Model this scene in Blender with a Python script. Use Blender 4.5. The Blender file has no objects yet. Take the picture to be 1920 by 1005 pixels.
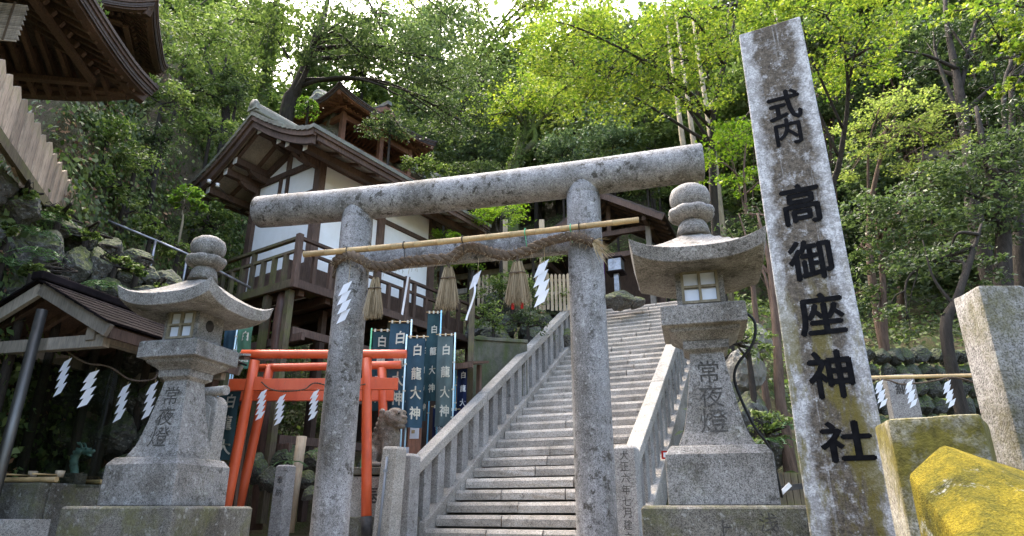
import bpy, bmesh, math, random
import numpy as np
from math import radians, sin, cos, pi, sqrt, atan2
from mathutils import Vector, Matrix, Euler, noise as mnoise

SC = bpy.context.scene
COL = SC.collection
R = random.Random(7)
NR = np.random.default_rng(11)

# ------------------------------------------------------------------ camera, sky, sun, exposure
F, CX, CY, TH, CZ = 1220.0, 960.0, 502.5, radians(20.3), 0.42     # photo pixels: focal length, centre; pitch; eye height over the forecourt
cam_d = bpy.data.cameras.new('camera'); cam = bpy.data.objects.new('camera', cam_d); COL.objects.link(cam)
cam_d.sensor_fit = 'HORIZONTAL'; cam_d.sensor_width = 36.0; cam_d.lens = 36.0 * F / 1920.0
cam_d.clip_start = 0.05; cam_d.clip_end = 1000
cam.location = (0, 0, CZ); cam.rotation_euler = (radians(90) + TH, 0, 0)
SC.camera = cam
SUN_EL, SUN_AZ = radians(58), radians(325)      # azimuth clockwise from +Y: over the wooded hill, to the left
w = bpy.data.worlds.new('World'); SC.world = w; w.use_nodes = True
wn = w.node_tree; bg = wn.nodes['Background']; sky = wn.nodes.new('ShaderNodeTexSky')
sky.sky_type = 'NISHITA'; sky.sun_disc = False; sky.sun_elevation = SUN_EL; sky.sun_rotation = SUN_AZ
sky.air_density = 1.0; sky.dust_density = 6.0; sky.ozone_density = 0.2
wn.links.new(sky.outputs[0], bg.inputs[0]); bg.inputs[1].default_value = 0.15
sun_d = bpy.data.lights.new('sun', 'SUN'); sun = bpy.data.objects.new('sun', sun_d); COL.objects.link(sun)
sun_d.energy = 0.7; sun_d.angle = radians(35); sun_d.color = (1.0, 0.95, 0.86)
sd = Vector((sin(SUN_AZ) * cos(SUN_EL), cos(SUN_AZ) * cos(SUN_EL), sin(SUN_EL)))
sun.rotation_euler = sd.to_track_quat('Z', 'Y').to_euler()
SC.view_settings.view_transform = 'Standard'; SC.view_settings.look = 'None'
SC.view_settings.exposure = 2.98; SC.view_settings.gamma = 1.0; SC.view_settings.use_curve_mapping = False

# ------------------------------------------------------------------ photo pixel -> direction -> point at a distance
def ray(px, py):
    u, v = (px - CX) / F, (CY - py) / F
    return Vector((u, cos(TH) - v * sin(TH), sin(TH) + v * cos(TH)))
def at(px, py, Y):
    r = ray(px, py); return Vector((0, 0, CZ)) + r * (Y / r.y)
def pxm(px, py, Y):                      # metres per photo pixel there
    r = ray(px, py); return (Y / r.y) / F

# ------------------------------------------------------------------ materials
MATS = {}
class NT:
    def __init__(s, name, rough=0.8, spec=0.3):
        m = bpy.data.materials.new(name); m.use_nodes = True
        s.m = m; s.t = m.node_tree; s.b = s.t.nodes['Principled BSDF']; s.out = s.t.nodes['Material Output']
        s.b.inputs['Roughness'].default_value = rough
        s.b.inputs['Specular IOR Level'].default_value = spec
        s.tc = s.t.nodes.new('ShaderNodeTexCoord'); s.co = s.tc.outputs['Object']
        MATS[name] = m
    def n(s, typ, **kw):
        x = s.t.nodes.new(typ)
        for k, v in kw.items(): setattr(x, k, v)
        return x
    def l(s, a, b): s.t.links.new(a, b)
    def mapc(s, scale=(1, 1, 1), loc=(0, 0, 0), src=None):
        x = s.n('ShaderNodeMapping'); x.inputs['Scale'].default_value = scale; x.inputs['Location'].default_value = loc
        s.l(src or s.co, x.inputs[0]); return x.outputs[0]
    def noise(s, scale, detail=3, rough=0.55, co=None):
        x = s.n('ShaderNodeTexNoise'); x.inputs['Scale'].default_value = scale; x.inputs['Detail'].default_value = detail
        x.inputs['Roughness'].default_value = rough; s.l(co or s.co, x.inputs['Vector']); return x.outputs[0]
    def voro(s, scale, co=None, out=0):
        x = s.n('ShaderNodeTexVoronoi'); x.inputs['Scale'].default_value = scale; s.l(co or s.co, x.inputs['Vector']); return x.outputs[out]
    def ramp(s, fac, stops):
        x = s.n('ShaderNodeValToRGB'); e = x.color_ramp.elements
        while len(e) < len(stops): e.new(0.5)
        for i, (p, c) in enumerate(stops):
            e[i].position = p
            if isinstance(c, (int, float)): c = (c, c, c)
            e[i].color = (*c, 1)
        s.l(fac, x.inputs[0]); return x.outputs[0]
    def mix(s, fac, a, b, mode='MIX'):
        x = s.n('ShaderNodeMix', data_type='RGBA', blend_type=mode)
        for i, v in ((0, fac), (6, a), (7, b)):
            if hasattr(v, 'is_linked'): s.l(v, x.inputs[i])
            elif isinstance(v, (int, float)) and i == 0: x.inputs[0].default_value = v
            else: x.inputs[i].default_value = (*v, 1) if len(v) == 3 else v
        return x.outputs[2]
    def math(s, op, a, b=None, clamp=False):
        x = s.n('ShaderNodeMath', operation=op); x.use_clamp = clamp
        for i, v in ((0, a), (1, b)):
            if v is None: continue
            if hasattr(v, 'is_linked'): s.l(v, x.inputs[i])
            else: x.inputs[i].default_value = v
        return x.outputs[0]
    def xyz(s, src=None):
        x = s.n('ShaderNodeSeparateXYZ'); s.l(src or s.co, x.inputs[0]); return x.outputs
    def objrand(s):
        return s.n('ShaderNodeObjectInfo').outputs['Random']
    def nrm_up(s, lo=0.2, hi=0.8):
        g = s.n('ShaderNodeNewGeometry'); z = s.xyz(g.outputs['Normal'])[2]
        return s.ramp(z, [(lo, 0.0), (hi, 1.0)])
    def col(s, c):
        if hasattr(c, 'is_linked'): s.l(c, s.b.inputs['Base Color'])
        else: s.b.inputs['Base Color'].default_value = (*c, 1)
    def bump(s, h, strength=0.3, dist=0.01):
        x = s.n('ShaderNodeBump'); x.inputs['Strength'].default_value = strength; x.inputs['Distance'].default_value = dist
        s.l(h, x.inputs['Height']); s.l(x.outputs[0], s.b.inputs['Normal'])

def granite(name, base=(0.36, 0.36, 0.355), dark=0.6, stain=0.5, lichen=0.25, moss=0.0, mosscol=(0.11, 0.12, 0.02), vary=0.16, streak=False, th=0.57):
    m = NT(name, 0.85, 0.25); m.co = m.n('ShaderNodeNewGeometry').outputs['Position']; base = [x * k_ for x, k_ in zip(base, (0.77, 0.74, 0.695))]
    sp = m.ramp(m.noise(130, 2, 0.6), [(0.36, 0.38), (0.5, 1.0), (0.66, 1.3)])
    sp2 = m.ramp(m.noise(48, 3, 0.65), [(0.3, 0.5), (0.5, 1.0), (0.7, 1.2)])
    c = m.mix(1.0, base, sp, 'MULTIPLY'); c = m.mix(0.8, c, sp2, 'MULTIPLY')
    st = m.ramp(m.noise(2.3, 6, 0.68, m.mapc((1, 1, 0.45)) if streak else None), [(0.42, 0.0), (0.7, 1.0)])
    c = m.mix(m.math('MULTIPLY', st, stain), c, m.mix(1.0, c, (0.33, 0.305, 0.255), 'MULTIPLY'))
    bl = m.ramp(m.noise(9, 6, 0.78), [(th, 0.0), (th + 0.07, 1.0)])
    bl = m.math('MULTIPLY', bl, m.ramp(m.noise(1.7, 3, 0.5, m.mapc((1, 1, 1), (5, 2, 7))), [(0.36, 0.0), (0.54, 1.0)]))
    c = m.mix(m.math('MULTIPLY', bl, dark), c, (0.05, 0.045, 0.035))
    li = m.ramp(m.noise(16, 5, 0.7, m.mapc((1, 1, 1), (3, 9, 1))), [(0.58, 0.0), (0.66, 1.0)])
    c = m.mix(m.math('MULTIPLY', li, lichen), c, (0.46, 0.46, 0.42))
    if moss:
        mo = m.ramp(m.noise(3.2, 6, 0.7, m.mapc((1, 1, 1), (1, 4, 2))), [(0.62 - 0.3 * moss, 0.0), (0.8 - 0.3 * moss, 1.0)])
        mv = m.ramp(m.noise(34, 5, 0.7), [(0.3, [q * 0.45 for q in mosscol]), (0.5, mosscol), (0.72, [q * 1.5 for q in mosscol])])
        c = m.mix(m.math('MULTIPLY', mo, min(1, moss * 1.3)), c, mv)
    if vary:
        r = m.ramp(m.objrand(), [(0.0, 1 - vary), (1.0, 1 + vary)]); c = m.mix(1.0, c, r, 'MULTIPLY')
    m.col(c); m.bump(m.math('ADD', m.noise(130, 2), m.noise(22, 4)), 0.5, 0.006)
    return m.m
granite('granite', stain=0.55, lichen=0.35, dark=0.75)
granite('granite_torii', (0.37, 0.375, 0.385), dark=0.95, stain=0.95, lichen=0.5, moss=0.10, mosscol=(0.10, 0.075, 0.035), vary=0, streak=True, th=0.525)
granite('granite_lantern', (0.33, 0.325, 0.315), dark=0.75, stain=0.85, lichen=0.45, moss=0.16, vary=0.05, th=0.54)
granite('granite_base', (0.20, 0.192, 0.17), dark=0.7, stain=0.95, lichen=0.4, moss=0.5, mosscol=(0.10, 0.10, 0.035), vary=0.08)
granite('granite_step', (0.46, 0.435, 0.395), dark=0.6, stain=0.6, lichen=0.35, moss=0.08, vary=0.15)
granite('granite_pale', (0.46, 0.45, 0.42), dark=0.4, stain=0.5, lichen=0.4, moss=0.1)
granite('granite_carved', (0.30, 0.265, 0.225), dark=0.9, stain=0.9, lichen=0.3, moss=0.1)
m = NT('moss_gold', 0.95, 0.1); m.co = m.n('ShaderNodeNewGeometry').outputs['Position']
c = m.ramp(m.noise(9, 9, 0.75), [(0.30, (0.022, 0.024, 0.006)), (0.43, (0.085, 0.075, 0.009)), (0.58, (0.17, 0.132, 0.011)), (0.75, (0.24, 0.185, 0.025))])
c = m.mix(0.85, c, m.ramp(m.noise(190, 4, 0.75), [(0.3, 0.35), (0.7, 1.5)]), 'MULTIPLY')
li = m.ramp(m.noise(7, 7, 0.75, m.mapc((1, 1, 1), (6, 3, 1))), [(0.60, 0.0), (0.65, 0.85)]); c = m.mix(li, c, (0.22, 0.23, 0.21)); m.col(c); m.bump(m.math('ADD', m.noise(220, 4), m.noise(30, 6)), 1.0, 0.006)
granite('moss_olive', (0.34, 0.335, 0.30), dark=0.5, stain=0.7, lichen=0.5, moss=0.80, mosscol=(0.085, 0.072, 0.011))
granite('moss_side', (0.38, 0.38, 0.38), dark=0.8, stain=0.9, lichen=0.4, moss=0.58, mosscol=(0.075, 0.066, 0.018))
def wet_rock(name, base, mosscol, amt):
    m = NT(name, 0.75, 0.35)
    c = m.ramp(m.noise(2.6, 8, 0.7), [(0.25, [x * 0.35 for x in base]), (0.55, base), (0.8, [x * 1.6 for x in base])])
    li = m.ramp(m.noise(11, 5, 0.7), [(0.56, 0.0), (0.66, 0.5)]); c = m.mix(li, c, (0.4, 0.4, 0.37))
    m.co = m.n('ShaderNodeNewGeometry').outputs['Position']
    mo = m.math('MULTIPLY', m.ramp(m.noise(2.8, 8, 0.75, m.mapc((1, 1, 1), (3, 1, 8))), [(0.5 - amt * 0.2, 0.0), (0.60, 1.0)]), m.nrm_up(-0.5, 0.4))
    mc = m.ramp(m.noise(30, 3), [(0.3, [x * 0.5 for x in mosscol]), (0.7, [x * 1.5 for x in mosscol])])
    c = m.mix(mo, c, mc); m.col(c); m.bump(m.math('ADD', m.noise(6, 8, 0.7), m.math('MULTIPLY', m.noise(40, 3), 0.4)), 0.9, 0.05)
wet_rock('rock', (0.105, 0.10, 0.088), (0.075, 0.095, 0.016), 1.0)
wet_rock('rock_pale', (0.24, 0.225, 0.19), (0.10, 0.14, 0.03), 0.25)
wet_rock('rock_dark', (0.075, 0.075, 0.065), (0.055, 0.08, 0.015), 0.8)

def wood(name, base, var=0.5, rough=0.75, green=0.0, axis=(6, 6, 0.8), rand=0.2, greencol=(0.16, 0.18, 0.03)):
    m = NT(name, rough, 0.3)
    g = m.noise(7, 6, 0.7, m.mapc(axis))
    c = m.ramp(g, [(0.28, [x * (1 - var) for x in base]), (0.5, base), (0.75, [min(1, x * (1 + var)) for x in base])])
    s2 = m.ramp(m.noise(1.6, 4), [(0.35, 0.7), (0.65, 1.15)]); c = m.mix(1.0, c, s2, 'MULTIPLY')
    if green:
        mo = m.ramp(m.noise(2.6, 6, 0.7, m.mapc((1, 1, 1), (2, 7, 3))), [(0.6 - green * 0.3, 0.0), (0.75 - green * 0.2, 1.0)])
        c = m.mix(m.math('MULTIPLY', mo, min(1, green * 1.2)), c, greencol)
    r = m.ramp(m.objrand(), [(0.0, 1 - rand), (1.0, 1 + rand)]); c = m.mix(1.0, c, r, 'MULTIPLY')
    m.col(c); m.bump(g, 0.4, 0.006)
wood('wood_dark', (0.085, 0.052, 0.035), 0.45)
wood('wood_brown', (0.105, 0.066, 0.047), 0.5)
wood('wood_grey', (0.26, 0.225, 0.18), 0.4, rand=0.3)
wood('wood_mossy', (0.10, 0.078, 0.048), 0.5, green=0.5, greencol=(0.115, 0.125, 0.03))
wood('wood_fence', (0.40, 0.305, 0.22), 0.55, green=0.25, greencol=(0.24, 0.24, 0.05), rand=0.3)
wood('wood_red', (0.24, 0.115, 0.07), 0.4)
wood('wood_log', (0.125, 0.07, 0.05), 0.4, rough=0.45)
wood('wood_pale', (0.42, 0.33, 0.22), 0.3)
wood('bamboo', (0.46, 0.32, 0.15), 0.25, rough=0.45, axis=(14, 14, 0.7), rand=0.1)
m = NT('straw', 0.9, 0.2); m.col(m.ramp(m.n('ShaderNodeNewGeometry').outputs['Random Per Island'], [(0.0, (0.11, 0.08, 0.042)), (0.5, (0.30, 0.225, 0.13)), (1.0, (0.50, 0.40, 0.26))]))
wood('rope', (0.105, 0.076, 0.052), 0.75, rough=0.95, axis=(30, 30, 30), rand=0.1)
wood('roof_bark', (0.075, 0.055, 0.045), 0.5, rough=0.7)
m = NT('straw_fresh', 0.85); m.col(m.ramp(m.noise(30, 3), [(0.3, (0.3, 0.22, 0.11)), (0.7, (0.55, 0.44, 0.26))]))
m = NT('plaster', 0.8, 0.3); c = m.ramp(m.noise(1.5, 6, 0.7), [(0.3, (0.72, 0.71, 0.67)), (0.6, (0.82, 0.82, 0.80))])
m.col(m.mix(m.ramp(m.noise(5, 7, 0.75, m.mapc((1, 1, 0.25))), [(0.6, 0.0), (0.8, 0.25)]), c, (0.45, 0.40, 0.3)))
m = NT('paint_white', 0.6); m.col(m.ramp(m.noise(20, 4), [(0.35, (0.55, 0.54, 0.5)), (0.6, (0.8, 0.79, 0.76))]))
m = NT('copper_roof', 0.6, 0.4)
c = m.ramp(m.noise(3, 6, 0.7), [(0.3, (0.085, 0.075, 0.055)), (0.5, (0.15, 0.145, 0.11)), (0.72, (0.21, 0.235, 0.18))])
r = m.ramp(m.objrand(), [(0.0, 0.8), (1.0, 1.15)]); m.col(m.mix(1.0, c, r, 'MULTIPLY'))
m = NT('metal_roof', 0.85, 0.03); m.col(m.ramp(m.noise(5, 5), [(0.3, (0.006, 0.005, 0.005)), (0.7, (0.018, 0.014, 0.015))]))
m = NT('vermilion', 0.42, 0.5)
c = m.ramp(m.noise(3, 8, 0.75, m.mapc((1, 1, 0.35))), [(0.22, (0.36, 0.042, 0.014)), (0.45, (0.60, 0.088, 0.024)), (0.8, (0.68, 0.135, 0.05))])
ch = m.ramp(m.noise(20, 7, 0.8, m.mapc((1, 1, 0.4))), [(0.60, 0.0), (0.68, 0.75)]); m.col(m.mix(ch, c, (0.25, 0.12, 0.07))); m.bump(m.noise(18, 5), 0.15, 0.004)
m = NT('black_paint', 0.6); m.col(m.ramp(m.noise(12, 5), [(0.3, (0.012, 0.012, 0.012)), (0.75, (0.06, 0.055, 0.05))]))
m = NT('ink', 0.9, 0.08); m.col(m.ramp(m.noise(30, 4), [(0.3, (0.003, 0.003, 0.0035)), (0.8, (0.010, 0.010, 0.011))]))
m = NT('carving', 0.95, 0.1); m.col(m.ramp(m.noise(60, 3), [(0.3, (0.035, 0.032, 0.028)), (0.7, (0.10, 0.095, 0.085))]))
m = NT('print_cream', 0.8); m.col((0.52, 0.50, 0.40))
m = NT('print_white', 0.8); m.col((0.75, 0.75, 0.74))
def cloth(name, col):
    m = NT(name, 0.85, 0.15)
    g = m.ramp(m.noise(2.5, 4), [(0.3, [x * 0.7 for x in col]), (0.7, [x * 1.25 for x in col])])
    wv = m.noise(420, 1); g = m.mix(0.25, g, m.ramp(wv, [(0.3, 0.4), (0.7, 1.4)]), 'MULTIPLY'); m.col(g)
    tr = m.n('ShaderNodeBsdfTranslucent'); m.l(g, tr.inputs[0]); mx = m.n('ShaderNodeMixShader'); mx.inputs[0].default_value = 0.25
    m.l(m.b.outputs[0], mx.inputs[1]); m.l(tr.outputs[0], mx.inputs[2]); m.l(mx.outputs[0], m.out.inputs[0])
cloth('cloth_teal', (0.035, 0.075, 0.085)); cloth('cloth_blue', (0.040, 0.082, 0.115)); cloth('cloth_navy', (0.018, 0.026, 0.07))
cloth('cloth_green', (0.10, 0.22, 0.14)); cloth('cloth_grey', (0.10, 0.14, 0.14)); cloth('cloth_purple', (0.13, 0.02, 0.22)); cloth('cloth_red', (0.4, 0.03, 0.02))
def paper():
    m = NT('paper', 0.7, 0.2); m.col((0.82, 0.83, 0.85))
    tr = m.n('ShaderNodeBsdfTranslucent'); tr.inputs[0].default_value = (0.8, 0.82, 0.85, 1); mx = m.n('ShaderNodeMixShader'); mx.inputs[0].default_value = 0.35
    m.l(m.b.outputs[0], mx.inputs[1]); m.l(tr.outputs[0], mx.inputs[2]); m.l(mx.outputs[0], m.out.inputs[0])
paper()
m = NT('pane', 0.18, 0.6); m.col(m.ramp(m.noise(2.5, 3), [(0.3, (0.50, 0.55, 0.63)), (0.7, (0.66, 0.70, 0.77))]))
m = NT('frame_wood', 0.7); m.col(m.ramp(m.noise(25, 4, 0.6, m.mapc((1, 1, 0.2))), [(0.3, (0.13, 0.11, 0.07)), (0.7, (0.30, 0.26, 0.18))]))
m = NT('steel', 0.5, 0.4); m.b.inputs['Metallic'].default_value = 0.85; m.col(m.ramp(m.noise(8, 5, 0.6, m.mapc((1, 1, 0.2))), [(0.3, (0.07, 0.068, 0.06)), (0.7, (0.18, 0.175, 0.16))]))
m = NT('steel_bright', 0.4, 0.5); m.b.inputs['Metallic'].default_value = 0.8; m.col(m.ramp(m.noise(9, 5), [(0.3, (0.12, 0.12, 0.125)), (0.7, (0.30, 0.31, 0.33))]))
m = NT('pole_blue', 0.45); m.col((0.16, 0.42, 0.58))
m = NT('pole_pale', 0.45); m.col((0.42, 0.60, 0.66))
m = NT('pole_green', 0.45); m.col((0.10, 0.42, 0.20))
m = NT('bronze_green', 0.55, 0.5); m.col(m.ramp(m.noise(14, 5), [(0.3, (0.05, 0.10, 0.09)), (0.7, (0.20, 0.36, 0.33))]))
m = NT('rubber', 0.6); m.col((0.012, 0.012, 0.012))
m = NT('pipe_grey', 0.45); m.col((0.20, 0.22, 0.24))
m = NT('dark_void', 0.9); m.col((0.03, 0.026, 0.022))
m = NT('water', 0.05, 0.6); m.col((0.02, 0.025, 0.02))
m = NT('mortar', 0.95); m.col(m.ramp(m.noise(9, 6, 0.7), [(0.3, (0.07, 0.065, 0.05)), (0.7, (0.17, 0.16, 0.13))])); m.bump(m.noise(40, 4), 0.5, 0.01)
m = NT('retaining_concrete', 0.9); c = m.ramp(m.noise(2.4, 8, 0.72), [(0.3, (0.045, 0.045, 0.03)), (0.7, (0.15, 0.145, 0.105))])
m.col(m.mix(m.ramp(m.noise(3, 6, 0.7, m.mapc((1, 1, 0.3), (4, 1, 1))), [(0.5, 0.0), (0.65, 0.8)]), c, (0.055, 0.07, 0.02))); m.bump(m.noise(20, 6), 0.5, 0.02)
# clear hanging sheet: mostly see-through with a sheen
m = NT('vinyl', 0.06, 0.5); gl = m.n('ShaderNodeBsdfGlossy'); gl.inputs['Roughness'].default_value = 0.08; gl.inputs[0].default_value = (0.75, 0.78, 0.78, 1)
tp = m.n('ShaderNodeBsdfTransparent'); tp.inputs[0].default_value = (0.50, 0.53, 0.47, 1); mx = m.n('ShaderNodeMixShader'); mx.inputs[0].default_value = 0.10
m.l(tp.outputs[0], mx.inputs[1]); m.l(gl.outputs[0], mx.inputs[2]); m.l(mx.outputs[0], m.out.inputs[0])
# stele: brown lichen field down the middle, pale worn edges, moss streaks low
m = NT('stele_stone', 0.88, 0.2)
x, y, z = m.xyz()
edge = m.math('ABSOLUTE', m.math('ADD', x, m.math('MULTIPLY', m.math('SUBTRACT', m.noise(3.0, 5, 0.7), 0.5), 0.26)))
mid = m.ramp(edge, [(0.105, 1.0), (0.15, 0.0)])
topz = m.ramp(m.math('ADD', m.math('MULTIPLY', z, 0.2), m.math('MULTIPLY', m.noise(5, 4), 0.10)), [(0.80, 0.0), (0.87, 1.0)])
mid = m.math('MAXIMUM', mid, topz)
low = m.ramp(m.math('ADD', z, m.math('MULTIPLY', m.noise(4, 4), 0.6)), [(0.0, 0.0), (1.0, 0.0)])
spot = m.ramp(m.noise(17, 5, 0.75), [(0.45, 0.0), (0.56, 1.0)])
mid = m.math('MULTIPLY', mid, m.ramp(m.noise(13, 6, 0.8), [(0.36, 0.25), (0.48, 1.0)]))
streak = m.ramp(m.noise(6, 5, 0.7, m.mapc((3.2, 1, 0.14), (0.3, 0, 2))), [(0.58, 0.0), (0.66, 0.85)])
grain = m.ramp(m.noise(120, 2), [(0.35, 0.65), (0.65, 1.2)])
pale = m.mix(1.0, (0.46, 0.455, 0.445), grain, 'MULTIPLY'); brown = m.mix(1.0, m.ramp(m.noise(40, 4), [(0.3, (0.055, 0.045, 0.034)), (0.7, (0.15, 0.125, 0.095))]), grain, 'MULTIPLY')
pale = m.mix(m.math('MULTIPLY', spot, 0.55), pale, (0.12, 0.11, 0.10))
c = m.mix(mid, pale, brown); c = m.mix(m.math('MULTIPLY', streak, 0.75), c, pale)
dots = m.ramp(m.voro(34), [(0.10, 1.0), (0.2, 0.0)]); dots = m.math('MULTIPLY', dots, m.ramp(m.noise(7, 3), [(0.5, 0.0), (0.6, 0.7)])); c = m.mix(dots, c, (0.5, 0.5, 0.48))
mo = m.math('MULTIPLY', m.ramp(m.noise(4, 6, 0.7, m.mapc((2, 1, 0.6), (7, 0, 0))), [(0.52, 0.0), (0.62, 0.8)]), m.ramp(z, [(0.0, 1.0), (1.0, 0.0)]))
zz = m.ramp(m.math('MULTIPLY', z, 0.2), [(0.22, 1.0), (0.38, 0.0)])
mo = m.math('MULTIPLY', m.ramp(m.noise(4, 6, 0.7, m.mapc((2, 1, 0.6), (7, 0, 0))), [(0.50, 0.0), (0.60, 0.8)]), zz)
c = m.mix(mo, c, (0.13, 0.105, 0.02)); m.col(c); m.bump(m.math('ADD', m.noise(110, 2), m.noise(18, 5)), 0.5, 0.006)
# bark
def bark(name, base, mossamt):
    m = NT(name, 0.9, 0.2); g = m.noise(5, 7, 0.7, m.mapc((3, 3, 0.5)))
    c = m.ramp(g, [(0.3, [x * 0.4 for x in base]), (0.7, [x * 1.5 for x in base])])
    mo = m.ramp(m.noise(1.8, 6, 0.7), [(0.62 - mossamt * 0.35, 0.0), (0.72 - mossamt * 0.2, 1.0)])
    c = m.mix(m.math('MULTIPLY', mo, min(1, mossamt * 1.4)), c, m.ramp(m.noise(25, 3), [(0.3, (0.035, 0.06, 0.012)), (0.7, (0.13, 0.17, 0.035))]))
    m.col(c); m.bump(g, 0.9, 0.04)
bark('bark_dark', (0.034, 0.028, 0.022), 0.15); bark('bark_mossy', (0.06, 0.054, 0.036), 0.7); bark('bark_tan', (0.105, 0.07, 0.05), 0.15); bark('bark_pale', (0.25, 0.21, 0.14), 0.25)
def leafmat(name, a, b, c2, trans=0.4, rough=0.45):
    m = NT(name, rough, 0.35); g = m.n('ShaderNodeNewGeometry')
    isl = g.outputs['Random Per Island']
    c = m.ramp(isl, [(0.0, a), (0.45, b), (0.9, c2), (1.0, [x * 1.25 for x in c2])])
    big = m.ramp(m.noise(0.8, 3), [(0.3, 0.72), (0.7, 1.2)]); c = m.mix(1.0, c, big, 'MULTIPLY'); m.col(c)
    tr = m.n('ShaderNodeBsdfTranslucent'); tcx = m.mix(1.0, c, (1.05, 1.25, 0.7), 'MULTIPLY'); m.l(tcx, tr.inputs[0])
    mx = m.n('ShaderNodeMixShader'); mx.inputs[0].default_value = trans
    m.l(m.b.outputs[0], mx.inputs[1]); m.l(tr.outputs[0], mx.inputs[2]); m.l(mx.outputs[0], m.out.inputs[0])
leafmat('leaf_maple', (0.065, 0.122, 0.016), (0.155, 0.215, 0.028), (0.31, 0.325, 0.055), 0.45)
leafmat('leaf_maple_green', (0.10, 0.19, 0.015), (0.18, 0.28, 0.025), (0.30, 0.37, 0.04), 0.5)
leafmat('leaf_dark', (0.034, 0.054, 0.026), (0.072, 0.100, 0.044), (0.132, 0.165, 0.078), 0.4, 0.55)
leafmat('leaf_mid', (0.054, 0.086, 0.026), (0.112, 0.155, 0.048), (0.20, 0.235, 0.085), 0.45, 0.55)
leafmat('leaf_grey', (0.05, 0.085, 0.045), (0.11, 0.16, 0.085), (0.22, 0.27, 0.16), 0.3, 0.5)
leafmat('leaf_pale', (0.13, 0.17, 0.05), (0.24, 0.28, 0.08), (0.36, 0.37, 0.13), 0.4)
leafmat('leaf_ivy', (0.040, 0.068, 0.020), (0.085, 0.13, 0.036), (0.165, 0.205, 0.065), 0.4, 0.55)
leafmat('leaf_bright', (0.08, 0.15, 0.022), (0.13, 0.225, 0.034), (0.21, 0.30, 0.055), 0.45)
leafmat('leaf_litter', (0.10, 0.05, 0.025), (0.20, 0.11, 0.06), (0.32, 0.2, 0.11), 0.1, 0.8)
leafmat('leaf_fern', (0.04, 0.09, 0.03), (0.08, 0.16, 0.06), (0.16, 0.26, 0.12), 0.35)
leafmat('leaf_cedar', (0.014, 0.028, 0.012), (0.028, 0.05, 0.018), (0.05, 0.075, 0.028), 0.2)

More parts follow.
